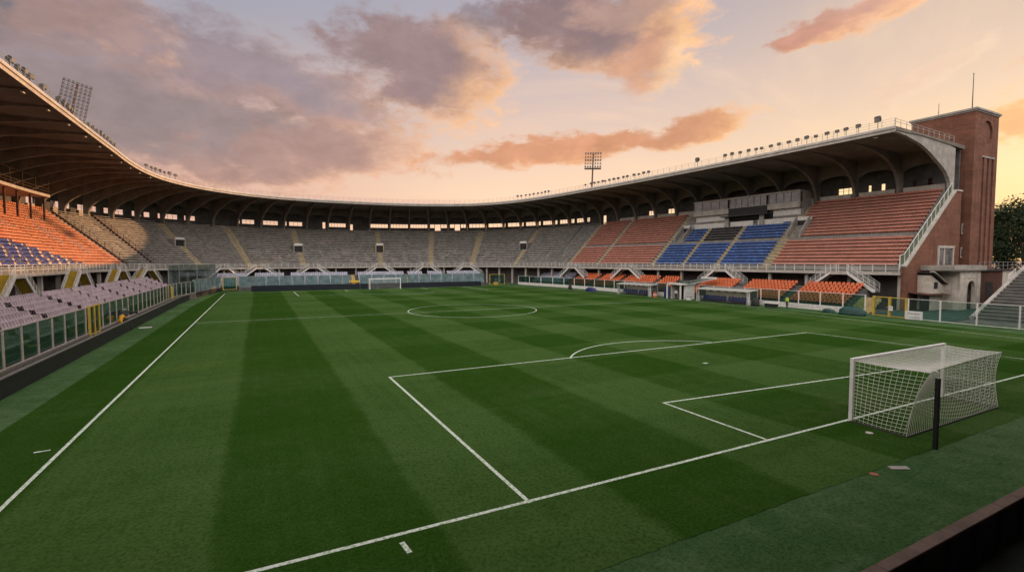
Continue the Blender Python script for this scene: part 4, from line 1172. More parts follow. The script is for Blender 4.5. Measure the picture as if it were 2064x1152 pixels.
fence('glass_fence', 'milky teal glass fence left of the far goal', fp_, .85, 3.35, 'glass_milky', 'grey_metal', 'dark_concrete')
fp_ = [tuple((FA+FT*u).xy) for u in [28.6+i*3.0 for i in range(12)]]
fence('glass_fence', 'milky teal glass fence behind the far goal and right of it', fp_, .85, 3.35, 'glass_milky', 'grey_metal', 'dark_concrete')
rp = [(38.9, 111.2), (39.6, 106), (40.3, 101), (40.9, 96), (41.4, 91.5), (41.8, 87.5), (42.0, 83.5), (42.1, 79.8), (42.2, 76.2), (42.2, 72.8), (42.2, 69.4), (42.2, 66.2), (42.2, 63.0), (42.2, 60), (42.2, 57.0)]
fence('glass_fence', 'glass fence on a low white wall beyond the farther dugout', rp, .62, 2.45, 'glass', 'white_metal', 'white_paint')
rp = [(42.2, 49.6), (42.2, 46.4), (42.15, 43.2), (42.0, 40.2), (41.9, 37.3), (41.7, 34.2), (41.5, 31.1), (41.4, 28.0), (41.25, 25.0), (41.0, 22.2)]
fence('glass_fence', 'glass fence on a low white wall in front of the orange seats', rp, .62, 2.45, 'glass', 'white_metal', 'white_paint')
rp = [(40.1, 17.2), (39.6, 14.0), (39.3, 10.8), (39.4, 7.6), (39.5, 4.4), (39.6, 1.2), (39.7, -2), (39.7, -5.2)]
fence('glass_fence', 'glass fence with wide panes in front of the gatehouse and steps', rp, .06, 2.35, 'glass_clear', 'white_metal')
# gates
def gate(label, a, b, z0, z1, m='yellow_paint', leaf='glass', mid=True, w=.16):
    A, B = Vector((*a, 0)), Vector((*b, 0)); L = (B-A).length
    root = thing('gate', label, 'gate', (A.x, A.y, z0), math.atan2(B.y-A.y, B.x-A.x)); h = z1-z0
    mb = MB()
    for x in ([0, L/2, L] if mid else [0, L]): mb.box(x-w/2, x+w/2, -w/2, w/2, -.05, h)
    mb.box(w/2, L-w/2, -.04, .04, h-.12, h-.02); mb.box(w/2, L-w/2, -.04, .04, .02, .12)
    bevel(mb.build('frame', m, root), .012)
    for x0, x1 in (((w/2, L/2-w/2), (L/2+w/2, L-w/2)) if mid else ((w/2, L-w/2),)):
        mb = MB(); mb.box(x0, x1, -.01, .01, .121, h-.121); mb.build('leaf', leaf, root)
    mb = MB(); mb.box(L*.5-.3, L*.5-.26, -.1, .1, h*.42, h*.5); mb.build('handle', 'grey_metal', root)
    return root
gate('tall yellow framed glass gate in the left fence near the cameraman', (-38.98, 38.3), (-38.98, 40.9), .95, 3.35)
gate('yellow double glass gate at the right corner before the gatehouse', (40.95, 21.2), (40.15, 17.4), .02, 2.4, leaf='glass_clear', w=.24)
gate('pale yellow gate at the far left corner of the pitch', (-34.2, 116.6), (-31.6, 117.1), .3, 3.2, 'yellow_paint', 'glass', False)
gate('thin yellow framed gate at the far right corner of the pitch', (30.6, 112.7), (35.0, 112.4), .1, 3.0, 'yellow_paint', 'glass', False)
g2 = thing('yellow_barrier', 'small bent yellow barrier standing behind the glass by the cameraman', 'barrier', (-39.9, 56.6, 1.3))
mb = MB(); mb.tube([(0, -.35, 0), (0, -.35, .95), (0, -.1, 1.08), (0, .2, .95), (0, .3, 0)], .07, 8); mb.build('hoop', 'yellow_paint', g2)
g2 = thing('yellow_post', 'yellow bollard against the left glass fence, farther than the cameraman', 'bollard', (-38.85, 79.0, 1.1))
mb = MB(); mb.box(-.12, .12, -.25, .25, 0, 1.9); bevel(mb.build('panel', 'yellow_paint', g2), .03)

# black perimeter boards
def board(label, a, b, h, m, grp, th=.12):
    A, B = Vector((*a, 0)), Vector((*b, 0))
    root = thing('perimeter_board', label, 'board', (A.x, A.y, 0), math.atan2(B.y-A.y, B.x-A.x), grp); L = (B-A).length
    mb = MB(); mb.box(0.01, L-.01, -th/2, th/2, 0, h); mb.build('face', m, root)
    mb = MB(); mb.box(0.01, L-.01, -th/2-.05, th/2+.05, h+.002, h+.06); mb.build('top_edge', 'board_top' if m == 'black' else m, root)
lb = [(-38.5, 8), (-38.5, 26), (-38.5, 50.6), (-38.45, 62.4), (-38.4, 84), (-37.4, 98), (-35.2, 113.2)]
LBL = ['black perimeter board cut by the left frame edge', 'long black perimeter board in front of the yellow glass gate', 'black perimeter board just past the camera tripod', 'black perimeter board beyond the seam, along the left fence', 'black perimeter board on the bend to the far corner', 'low black perimeter board at the far left corner']
for i in range(6): board(LBL[i], lb[i], lb[i+1], 1.0, 'black', 'black boards along the left touchline')
board('long dark navy board left of the far goal', (-28.5, 112.2), (-5.2, 110.4), 1.25, 'navy_board', 'navy boards behind the far goal')
board('long dark navy board behind the far goal and right of it', (-5.1, 110.4), (25.8, 107.9), 1.25, 'navy_board', 'navy boards behind the far goal')
# back of the near boards with a pink stone cap, bottom right
nw = thing('low_wall', 'low dark wall with a pink stone cap at the bottom right', 'wall', (0, 0, 0))
mb = MB()
for k in range(40):
    x0 = -24+1.3*k; mb.box(x0, x0+1.27, -7.12, -7.04, -.2, .93); mb.box(x0+.02, x0+.10, -7.2, -7.121, -.2, .9)
mb.build('panel', 'black', nw)
for k in range(20):
    x0 = -24+2.6*k+random.uniform(-.01, .01)
    mb = MB(); mb.box(x0, x0+2.58, -7.2, -6.95, .935, 1.01); bevel(mb.build('cap_slab', 'cap_stone', nw), .015)
plane('near_floor', -60, 60, -60, -7.2, -.02, 'dirt').__setitem__('label', 'dark littered floor behind the low wall')

# ================================================================== GOALS
def goal(label, xl, xr, y0, h, back, dirn, sag, cell, rad, topd, flare=0.0):
    """frame of square posts, net of crossing cords; dirn = -1 net toward -y"""
    root = thing('goal', label, 'goal', (0, 0, 0)); p = .075
    for x in (xl, xr):
        mb = MB(); mb.box(x-p, x+p, y0-p, y0+p, -.02, h); bevel(mb.build('post', 'white_goal', root), .02)
    mb = MB(); mb.box(xl-p, xr+p, y0-p, y0+p, h-.03, h+.12); bevel(mb.build('crossbar', 'white_goal', root), .02)
    mb = MB(); yb = y0+dirn*back
    for a, b in (((xl-.05, y0, .03), (xl-.15, yb, .03)), ((xl-.15, yb, .03), (xr+.05, yb, .03)), ((xr+.05, yb, .03), (xr+.05, y0, .03))): mb.bar(a, b, .07, .06)
    mb.build('base_bar', 'dark_metal', root)
    net = MB()
    # back panel + roof: columns of cord running from the crossbar over the top corner line and down to the ground
    def topline(f):                                              # far edge of the net roof, sagging between its corners
        x = xl-.2+(xr-xl+.45)*f; e = 1-(2*f-1)**2
        return Vector((x+.02, y0+dirn*(topd+flare*(1-f)**2+.12*abs(2*f-1)**3-.10*e), h+.10-sag*e-.12*f))
    def cord(f):
        pts = []
        xb = xl+(xr-xl)*f
        a = Vector((xb, y0+dirn*.06, h+.02)); t = topline(f); b = Vector((xl-.15+(xr-xl+.2)*f, yb, .04))
        for k in range(9):
            q = k/8; v = a.lerp(t, q); v.z -= .5*sag*math.sin(math.pi*q)*4*f*(1-f)+.05*math.sin(math.pi*q); pts.append(v)
        for k in range(1, 13):
            q = k/12; v = t.lerp(b, q); v.y -= dirn*(.20*math.sin(math.pi*q)*(1-.45*q)); pts.append(v)
        return pts
    nx = int((xr-xl)/cell); cols = [cord(i/nx) for i in range(nx+1)]
    def resample(pts, step):
        out = [pts[0]]; acc = 0
        for a, b in zip(pts, pts[1:]):
            L = (b-a).length; t = 0
            while acc+(L-t) >= step: t += step-acc; out.append(a.lerp(b, t/L)); acc = 0
            acc += L-t
        return out
    for c in cols: net.tube(c, rad, 4, False)
    rs = [resample(c, cell) for c in cols]; m = min(len(r) for r in rs)
    for j in range(m):
        net.tube([r[j] for r in rs], rad, 4, False)
    # side panels hang between post, roof edge and rear cord
    for c, x in ((cols[0], xl), (cols[-1], xr)):
        roof, back_ = c[:9], c[8:]
        n = int(h/cell)
        for j in range(1, n+1):
            z = h*(1-j/n)+.02
            bp = min(back_, key=lambda v: abs(v.z-z))
            # interpolate along the rear cord
            for a, b in zip(back_, back_[1:]):
                if a.z >= z >= b.z and a.z > b.z: bp = a.lerp(b, (a.z-z)/(a.z-b.z)); break
            A = Vector((x, y0+dirn*.06, z)); line_ = []
            for k in range(7): q = k/6; v = A.lerp(bp, q); v.z -= .05*math.sin(math.pi*q); line_.append(v)
            net.tube(line_, rad, 4, False)
        nn = max(3, int(topd/cell))
        for k in range(1, nn):
            f = k/nn; i0 = f*8; top = roof[int(i0)].lerp(roof[min(8, int(i0)+1)], i0-int(i0)); low_ = Vector((x, y0+dirn*back*f, .03))
            net.tube([top.lerp(low_, q/6) for q in range(7)], rad, 4, False)
    net.tube([topline(k/20) for k in range(21)], rad*2.0, 5, False)
    net.tube(cols[0], rad*1.8, 5, False); net.tube(cols[-1], rad*1.8, 5, False)
    net.build('net', 'net_cord', root)
    return root
M['white_goal'] = mat('white_goal_paint', (.86, .84, .8), (.76, .73, .69), .4, 3, .4)
M['net_cord'] = mat('net_cord', (.82, .79, .72), (.72, .68, .6), .8, 2, .2)
goal('white football goal with a deep sagging net on the right', -4.33, 3.70, -.24, 2.62, 2.1, -1, .18, .15, .0075, 1.95, .75)
goal('small distant white goal at the far end of the pitch', -3.4, 4.0, 107.4, 2.5, 1.5, 1, .1, .3, .008, .9)
npole = thing('net_pole', 'short black pole holding the corner of the near goal net', 'pole', (-4.9, -3.42, 0))
mb = MB(); mb.box(-.07, .07, -.07, .07, -.05, 2.62); bevel(mb.build('post', 'black', npole), .02)
mb = MB(); mb.tube([(0, 0, 2.62), (0, 0, 2.84), (.1, .12, 2.86)], .02, 6); mb.build('hook', 'white_metal', npole)
mb = MB(); mb.tube([(.1, .12, 2.86), (.22, .3, 2.76), (.36, .42, 2.70)], .012, 5); mb.build('cord', 'net_cord', npole)

# ================================================================== small things lying about
def bits(name, label, cat, m, poly, z0, h):
    mb = MB(); mb.prism([(x, y, z0) for x, y in poly], (0, 0, h)); return tag(mb.build(name, m), label, cat)
mb = MB(); mb.tube([(-5.25, -1.42, .012), (-5.25, -1.42, .04)], .13, 18); tag(mb.build('marker_disc', 'concrete_pale'), 'small pale disc lying on the grass by the near goal', 'disc')
bits('metal_plate', 'pale rectangular ground plate at the turf edge near the pole', 'plate', 'concrete', [(-8.32, -3.62), (-7.78, -3.92), (-7.62, -3.72), (-8.16, -3.42)], .005, .02)
mb = MB(); mb.tube([(-9.24, -3.55, .004), (-9.24, -3.55, .022)], .13, 12); tag(mb.build('drain_cover', 'orange_plate'), 'small terracotta coloured cover in the turf edge', 'cover')
bits('plank', 'white plank lying on the turf below the camera tripod', 'plank', 'white_paint', [(-37.95, 50.2), (-36.9, 50.5), (-36.95, 50.85), (-38.0, 50.55)], .005, .06)
dr = random.Random(5)
for i, (lab, pts) in enumerate((('grey strap lying behind the low wall', [(-12.6, -8.0, .0), (-12.2, -8.25, .03), (-11.9, -8.2, .0)]), ('pale curved strip of litter behind the low wall', [(-13.4, -8.35, .0), (-13.0, -8.12, .05), (-12.4, -8.02, .02)]), ('broken stick leaning at the foot of the low wall', [(-11.0, -7.9, .02), (-10.3, -7.6, .22)]))):
    mb = MB(); mb.tube(pts, .03, 6); tag(mb.build('debris', 'board_top' if i != 1 else 'white_paint'), lab, 'debris')

# ================================================================== DUGOUTS AND TUNNEL
def dugout(label, y0, y1, x, nseat):
    L = y1-y0
    root = thing('dugout', label, 'dugout', (x, y0, 0), R(90))   # local x runs along the touchline, local y points away from the pitch... negative
    # local frame: x along +world y, y along -world x
    D = -2.3
    mb = MB(); mb.prism([(-.1, .15, 2.02), (-.1, D, 2.22), (-.1, D, 2.34), (-.1, .15, 2.14)], (L+.2, 0, 0)); mb.build('roof', 'milk_roof', root)
    mb = MB(); mb.box(0, L, D, D+.06, 0, 2.2); mb.build('back_panel', 'white_paint', root)
    for q in (0, L-.06):
        mb = MB(); mb.prism([(q, D+.06, 0), (q, -.75, 0), (q, -.6, 1.0), (q, -.5, 2.05), (q, D+.06, 2.2)], (.03, 0, 0)); mb.build('side_panel', 'glass_clear', root)
        mb = MB(); mb.prism([(q, -.75, 0), (q, -.2, 0), (q, -.1, .8), (q, -.45, 2.05), (q, -.5, 2.05), (q, -.6, 1.0)], (.05, 0, 0)); mb.build('end_fin', 'white_paint', root)
    mb = MB(); mb.box(.06, L-.06, D+.06, D+.75, -.02, .12); mb.build('plinth', 'dark_concrete', root)
    for q in (.02, L-.02):
        mb = MB(); mb.box(q-.03, q+.03, .02, .08, 0, 2.05); mb.build('front_post', 'white_metal', root)
    st = None
    for k in range(nseat):
        q = .55+(L-1.1)*k/(nseat-1)+(.18 if k >= nseat/2 else -.18)
        if st is None:
            mb = MB()
            prof = [(.40, .38), (.10, .32), (-.02, .40), (-.14, .72), (-.20, 1.0), (-.30, 1.02), (-.24, .7), (-.12, .26), (.38, .26)]
            mb.prism([(-.24, a, b) for a, b in prof], (.48, 0, 0)); o = st = bevel(mb.build('seat', 'navy', root), .05)
        else: o = st.copy(); COL.objects.link(o); o.parent = root
        o.location = (q, -1.35, .05)
    hp = None
    for k in range(6):
        if hp is None: mb = MB(); mb.box(-.35, .35, 0, .03, -.09, .09); o = hp = mb.build('backrest_slot', 'dark_metal', root)
        else: o = hp.copy(); COL.objects.link(o); o.parent = root
        o.location = (1+(L-2)*k/5, D+.062, 1.75)
    return root
dugout('white roofed dugout with navy seats, nearer to the camera', 37.0, 46.6, 38.4, 16)
dugout('white roofed dugout with navy seats, beyond the tunnel', 57.9, 67.0, 38.3, 14)
tn = thing('tunnel_entrance', 'white players tunnel entrance with a blue door between the dugouts', 'tunnel', (38.0, 49.8, 0))
for x, y in ((0, 0), (0, 3.1), (1.2, .2)):
    mb = MB(); mb.box(x-.1, x+.1, y-.1, y+.1, 0, 2.55); mb.build('post', 'white_metal', tn)
mb = MB(); mb.box(-.25, 3.4, -.3, 2.6, 2.55, 2.72); mb.box(-.3, -.12, .6, 2.5, 2.6, 2.95); mb.build('roof', 'white_paint', tn)
mb = MB(); mb.box(1.3, 3.4, .0, .08, 0, 2.55); mb.box(.4, 3.4, 2.5, 2.6, 0, 2.55); mb.box(3.2, 3.3, .08, 1.0, 0, 2.55); mb.build('wall', 'white_paint', tn)
mb = MB(); mb.box(.1, .2, 2.7, 4.0, 0, 2.0); bevel(mb.build('door', 'navy', tn), .03)
mb = MB(); mb.box(2.6, 2.7, 1.0, 2.4, 0, 2.3); mb.build('dark_passage', 'black', tn)
for yy in (1.6, -1.0):
    mb = MB(); mb.bar((1.2, yy, 2.75), (7.4, yy, 3.5), .08, .08); mb.build('canopy_beam', 'white_metal', tn)
mb = MB(); mb.prism([(1.4, -1.0, 2.79), (7.3, -1.0, 3.5), (7.3, 1.6, 3.5), (1.4, 1.6, 2.79)], (0, 0, .04)); mb.build('canopy_glass', 'glass', tn)
mb = MB(); mb.box(7.3, 7.5, -1.3, 2.0, 3.45, 3.8); mb.build('canopy_end', 'white_paint', tn)
ob = thing('orange_post', 'orange and white striped marker by the tunnel entrance', 'marker', (38.1, 56.0, 0))
mb = MB(); mb.box(-.2, .2, -.3, .3, 0, .95); bevel(mb.build('body', 'orange', ob), .04)
mb = MB(); mb.box(-.21, .21, -.31, .31, .4, .6); mb.build('band', 'white_cloth', ob)
cb = thing('water_cooler', 'white cooler and bottles standing beside the nearer dugout', 'cooler', (38.6, 48.4, 0))
mb = MB(); mb.box(-.3, .3, -.4, .4, 0, .5); bevel(mb.build('box', 'white_cloth', cb), .05)
mb = MB(); mb.box(-.32, .32, -.42, .42, .501, .58); mb.build('lid', 'grey_metal', cb)
# objects along the right-hand wall
bn = thing('bench', 'white topped bench with dark sides before the low white wall', 'bench', (38.5, 33.2, 0))
mb = MB(); mb.box(-.3, .3, -1.1, 1.1, .62, .72); bevel(mb.build('top', 'white_metal', bn), .02)
mb = MB(); mb.prism([(-.25, -1.0, .6), (-.25, 1.0, .6), (-.25, .75, .12), (-.25, -.75, .12)], (.5, 0, 0)); mb.build('body', 'black', bn)
for q in (-.8, .8):
    mb = MB(); mb.box(-.22, .22, q-.05, q+.05, 0, .62); mb.build('leg', 'dark_metal', bn)
rng = random.Random(3)
def lump(name, label, cat, m, x, y, lx, ly, h, n=1):
    mb = MB(); N1, N2 = 18, 8; rings = []
    for j in range(N2+1):
        f = j/N2; r = math.cos(f*math.pi/2)**.55 if f < 1 else .02; z = h*math.sin(f*math.pi/2)
        rings.append([(x+lx*r*math.cos(2*math.pi*k/N1)*(1+.16*math.sin(3*k+j)+rng.uniform(-.09, .09)), y+ly*r*math.sin(2*math.pi*k/N1)*(1+.12*math.cos(2*k-j)), max(0, z*(1+rng.uniform(-.12, .12)))) for k in range(N1)])
    mb.sweep(rings); return tag(mb.build(name, m, None, True), label, cat)
lump('tarpaulin', 'bundled dark green tarpaulin beside the right yellow gate', 'tarpaulin', 'tarp', 38.9, 22.6, .75, 1.55, 1.0)
lump('tarpaulin', 'small dark green tarpaulin roll before the low white wall', 'tarpaulin', 'tarp', 39.2, 25.6, .4, .8, .5)
lump('kit_bag', 'navy kit bags heaped beyond the farther dugout', 'bag', 'navy', 38.0, 75.6, .6, 1.9, .85)
lump('kit_bag', 'black kit bag standing by a fence post in the far right corner', 'bag', 'black', 38.2, 84.0, .4, .6, 1.1)
lump('kit_bag', 'black bag behind the nearer dugout end', 'bag', 'black', 38.9, 36.0, .5, .6, 1.2)
sg = thing('sign_board', 'white notice board leaning on the glass right of the yellow gate', 'sign', (39.55, 16.4, 0), R(98))
mb = MB(); mb.box(-.8, .8, -.03, .03, .05, 1.0); mb.build('board', 'white_cloth', sg)
mb = MB()
for z, a, b in ((.72, -.6, .6), (.66, -.6, .6), (.45, -.5, -.1), (.28, -.6, .55), (.2, -.6, .2)): mb.box(a, b, .031, .036, z, z+.045)
mb.build('lettering', 'grey_metal', sg)
sg = thing('notice', 'small white notice on the glass right of the yellow gate', 'notice', (40.15, 19.0, .8), R(98))
mb = MB(); mb.box(-.2, .2, -.01, .01, 0, .55); mb.build('sheet', 'white_cloth', sg)
mb = MB(); mb.box(-.14, .14, .011, .014, .3, .36); mb.build('lettering', 'grey_metal', sg)
sg = thing('sponsor_panel', 'small yellow and red panel beside the far goal', 'panel', tuple(FA+FT*27.4-FN*.4)[:2]+(1.35,), math.atan2(FT.y, FT.x))
mb = MB(); mb.box(-1.0, 1.0, -.05, .05, .15, .62); bevel(mb.build('face', 'sign_yellow', sg), .02)
mb = MB(); mb.box(-1.25, 1.25, -.06, .06, 0, .14); mb.build('foot', 'orange_plate', sg)
for q in (-1.2, 1.2):
    mb = MB(); mb.box(q-.06, q+.06, -.06, .06, .14, .7); mb.build('post', 'white_metal', sg)
yb = thing('grit_bin', 'yellow bin with a brown upright load at the far right corner gate', 'bin', (31.9, 111.6, 0))
mb = MB(); mb.prism([(-.5, -.4, 0), (.5, -.4, 0), (.62, -.4, .8), (-.62, -.4, .8)], (0, .8, 0)); bevel(mb.build('tub', 'yellow_paint', yb), .04)
mb = MB(); mb.prism([(-.25, -.2, .8), (.25, -.2, .8), (.18, -.2, 1.7), (-.1, -.2, 1.8)], (0, .4, 0)); bevel(mb.build('load', 'cap_stone', yb), .05)
mb = MB(); mb.tube([(.1, 0, 1.7), (.2, .1, 2.6)], .05, 6); mb.build('handle', 'rust_metal', yb)

# ================================================================== PEOPLE
def person(label, loc, rz, J, cloth, legs, group=None):
    """one skinned surface grown over a posed skeleton; J: joint name -> (x, y, z, radius)"""
    root_names = ['pelvis', 'waist', 'chest', 'neck', 'chin', 'head', 'crown']
    V = []; Eg = []; idx = {}; rad = []
    def addv(n, p): idx[n] = len(V); V.append(p[:3]); rad.append(p[3])
    for n, p in J.items(): addv(n, p)
    def e(*ns):
        for a, b in zip(ns, ns[1:]): Eg.append((idx[a], idx[b]))
    e(*root_names)
    for s_ in 'LR':
        e('chest', 'sh'+s_, 'el'+s_, 'wr'+s_, 'palm'+s_); e('pelvis', 'hip'+s_, 'kn'+s_, 'an'+s_, 'toe'+s_)
        w, pm = Vector(J['wr'+s_][:3]), Vector(J['palm'+s_][:3]); d = (pm-w).normalized(); sd = d.cross(Vector((0, 0, 1))).normalized()
        for k, (off, ln) in enumerate(((-.03, .062), (-.01, .075), (.01, .07), (.03, .055))):
            b0 = pm+sd*off+d*.015; n0, n1, n2 = f'f{s_}{k}a', f'f{s_}{k}b', f'f{s_}{k}c'
            addv(n0, (*b0, .011)); addv(n1, (*(b0+d*ln*.5+Vector((0, 0, -.012))), .009)); addv(n2, (*(b0+d*ln*.9+Vector((0, 0, -.035))), .008)); e('palm'+s_, n0, n1, n2)
        tb = w.lerp(pm, .55)-sd*.03; addv('t'+s_+'a', (*tb, .012)); addv('t'+s_+'b', (*(tb-sd*.02+d*.04), .009)); e('palm'+s_, 't'+s_+'a', 't'+s_+'b')
    me = bpy.data.meshes.new('person'); me.from_pydata(V, Eg, []); me.update()
    o = bpy.data.objects.new('person', me); COL.objects.link(o)
    sk = o.modifiers.new('skin', 'SKIN'); sk.use_smooth_shade = True
    for i, d in enumerate(me.skin_vertices[0].data): d.radius = (rad[i], rad[i]*.82 if i < 3 else rad[i]); d.use_root = (i == idx['pelvis'])
    ss = o.modifiers.new('sub', 'SUBSURF'); ss.levels = 1; ss.render_levels = 1
    dg = bpy.context.evaluated_depsgraph_get(); ev = o.evaluated_get(dg)
    m2 = bpy.data.meshes.new_from_object(ev); o.modifiers.clear(); o.data = m2
    m2.materials.clear()
    for q in ('skin', cloth, legs): m2.materials.append(M[q])
    zc = J['neck'][2]; sg_ = [(n, Vector(p[:3])) for n, p in J.items()]
    for p in m2.polygons:
        c = Vector(p.center); n = min(sg_, key=lambda q: (q[1]-c).length)[0]
        p.material_index = 0 if n in ('chin', 'head', 'crown', 'neck') or n[:4] in ('palm',) or n[:2] in ('wr',) else (2 if n[:2] in ('hi', 'kn', 'an', 'to') or n == 'pelvis' else 1); p.use_smooth = True
    h = Vector(J['head'][:3]); cr = Vector(J['crown'][:3])
    hair = MB(); up = (cr-h).normalized(); rings = []
    for j in range(6):
        f = j/5*math.pi/2; rr = .108*math.cos(f)+.004; cc = h+up*(.012+.105*math.sin(f))+Vector((-.02, 0, 0)); rings.append([tuple(cc+Vector((rr*math.cos(a), rr*math.sin(a), 0))) for a in [2*math.pi*k/14 for k in range(14)]])
    hair.sweep(rings); hair.build('hair', 'hair', o, True)
    face = MB(); fwd = Vector((1, 0, 0))
    nz = h+fwd*.1+Vector((0, 0, -.01)); face.tube([nz+Vector((-.01, 0, .03)), nz+Vector((.022, 0, -.012))], .012, 6)
    face.build('nose', 'skin', o, True)
    fe = MB()
    for sy in (-.034, .034): fe.tube([h+Vector((.088, sy-.012, .018)), h+Vector((.088, sy+.012, .018))], .009, 6)
    fe.tube([h+Vector((.088, -.02, -.052)), h+Vector((.088, .02, -.052))], .006, 6); fe.build('eyes_and_mouth', 'hair', o)
    o.location = loc; o.rotation_euler = (0, 0, rz)
    return tag(o, label, 'person', group)
def pose(lean=0., armL=None, armR=None, crouch=0.):
    sl, cl = math.sin(lean), math.cos(lean); hip = .93-crouch
    up = lambda d, x=0: (sl*d+x, 0, hip+cl*d)
    P = {}
    P['pelvis'] = (*up(.02), .155); P['waist'] = (*up(.2), .15); P['chest'] = (*up(.42), .175); P['neck'] = (*up(.57, .01), .062); P['chin'] = (*up(.63, .03), .066); P['head'] = (*up(.71, .03), .098); P['crown'] = (*up(.80, .02), .07)
    for s_, sy, arm in (('L', 1, armL), ('R', -1, armR)):
        a = up(.47); sh = Vector((a[0], sy*.195, a[2])); P['sh'+s_] = (*sh, .075)
        if arm is None: arm = ((.02, sy*.05, -.28), (.06, sy*.03, -.26), (.03, 0, -.09))
        el = sh+Vector(arm[0]); wr = el+Vector(arm[1]); pm = wr+Vector(arm[2])
        P['el'+s_] = (*el, .052); P['wr'+s_] = (*wr, .034); P['palm'+s_] = (*pm, .036)
        P['hip'+s_] = (sl*0, sy*.1, hip-.06, .105); P['kn'+s_] = (crouch*.7+.01, sy*.11, .49-crouch*.25, .07); P['an'+s_] = (-.02, sy*.115, .085, .048); P['toe'+s_] = (.14, sy*.13, .04, .042)
    return P
fwdL = ((.2, .02, -.18), (.24, -.06, .03), (.085, -.02, 0)); fwdR = ((.2, -.02, -.18), (.24, .06, .03), (.085, .02, 0))
person('camera operator in a yellow jacket leaning over the left boards', (-38.78, 46.9, .42), R(62), pose(.5, fwdL, fwdR, .1), 'jacket', 'jacket')
tp = thing('video_camera', 'broadcast video camera on a dark tripod behind the left boards', 'camera', (-38.75, 48.9, 0), R(20))
mb = MB(); mb.box(-.45, .3, -.14, .14, 1.62, 1.98); mb.box(-.15, .2, -.1, .1, 1.98, 2.08); bevel(mb.build('body', 'dark_metal', tp), .03)
mb = MB(); mb.tube([(.3, 0, 1.8), (.85, 0, 1.8)], .12, 14); mb.tube([(.85, 0, 1.8), (.97, 0, 1.8)], .16, 14); mb.build('lens', 'black', tp, True)
mb = MB(); mb.box(-.2, .1, -.09, .09, 2.08, 2.22); mb.build('viewfinder', 'grey_metal', tp)
for k in range(3):
    a = 2*math.pi*k/3+.5; mb = MB(); mb.tube([(0, 0, 1.58), (.55*math.cos(a), .3*math.sin(a), .02)], .045, 6); mb.build('leg', 'black', tp)
mb = MB(); mb.bar((-.4, .18, 1.65), (-.95, .2, 1.45), .04); mb.build('pan_handle', 'dark_metal', tp)
person('person in a white shirt and black trousers in the tunnel entrance', (38.5, 51.3, 0), R(200), pose(.02), 'white_cloth', 'trousers')
person('steward in a bright green yellow vest at the low white wall', (40.0, 31.8, 0), R(170), pose(.03), 'hivis', 'trousers')

# ================================================================== FLOODLIGHTS ON THE ROOF EDGE
def make_floodlight():
    root = thing('roof_floodlight', 'x', 'floodlight')
    mb = MB(); mb.prism([(-.42, -.18, .42), (.42, -.18, .42), (.42, .30, .30), (.42, .34, .72), (.42, -.12, .95), (-.42, -.12, .95)][:0] or [(-.45, -.30, .55), (-.45, .22, .34), (-.45, .34, .92), (-.45, .10, 1.06), (-.45, -.26, .86)], (.9, 0, 0))
    bevel(mb.build('lamp_housing', 'dark_metal', root), .04)
    mb = MB(); mb.prism([(-.41, .245, .40), (-.41, .345, .87), (-.41, .36, .866), (-.41, .26, .395)], (.82, 0, 0)); mb.build('lamp_glass', 'lamp_glass', root)
    mb = MB(); mb.tube([(0, -.05, -.75), (0, -.05, .4)], .05, 6); mb.bar((-.5, 0, .35), (.5, 0, .35), .05); mb.bar((-.5, 0, .35), (-.5, 0, .7), .05); mb.bar((.5, 0, .35), (.5, 0, .7), .05); mb.build('bracket', 'dark_metal', root)
    return root
FLS = {'left': [54.4, 56.0, 57.4, 58.8, 62.2, 66.6, 68.2, 69.8, 70.6, 71.4, 78.0, 79.8, 81.6, 83.6, 85.4, 87.4, 89.4, 91.2, 109.4, 112.0, 113.8, 115.6, 117.2, 119.0, 121.0],
       'right': [220.6, 222.0, 223.8, 225.4, 227.0, 228.8, 230.4, 231.8, 233.2, 247.6, 249.6, 250.8, 252.2, 253.6, 254.4, 255.8, 257.2, 258.6, 260.2, 261.4, 263.4, 264.8, 266.2, 267.6, 280.0, 286.0, 287.4, 289.0, 290.6, 292.0, 293.0, 294.6, 296.0, 297.6, 299.0, 300.4, 301.8, 303.4, 304.8, 306.0, 307.6, 310.0]}
fl0 = None
def ordw(i): return ORD[i] if i < 20 else 'twenty '+ORD[i-20] if i < 29 else 'thirtieth' if i == 29 else 'thirty '+ORD[i-30] if i < 39 else 'fortieth' if i == 39 else 'forty '+ORD[i-40]
for side, L in FLS.items():
    seq = L if side == 'left' else L[::-1]
    for i, s in enumerate(seq):
        if fl0 is None: o = fl0 = make_floodlight()
        else: o = copy_tree(fl0)
        x, y, nx, ny = base(s); q = pt(s, .75)
        o.location = (q[0], q[1], 24.95); o.rotation_euler = (0, 0, math.atan2(-ny, -nx)-R(90)+random.uniform(-.25, .25))
        k = random.uniform(.66, .82) if side == 'left' else random.uniform(.55, .70); o.scale = (k, k, k*random.uniform(.9, 1.15))
        if side == 'left': lab = 'dark floodlight on the left roof edge, %s counting away from the frame edge' % ordw(i)
        else: lab = 'dark floodlight on the right roof edge, %s counting from the brick tower' % ordw(i)
        if s in (310.0, 280.0): o.scale = (.75, .9, 1.15)
        tag(o, lab, 'floodlight', 'floodlights along the %s roof edge' % side)
sl0 = None
sof = [s for s in RIBS if 40 < s < 112]
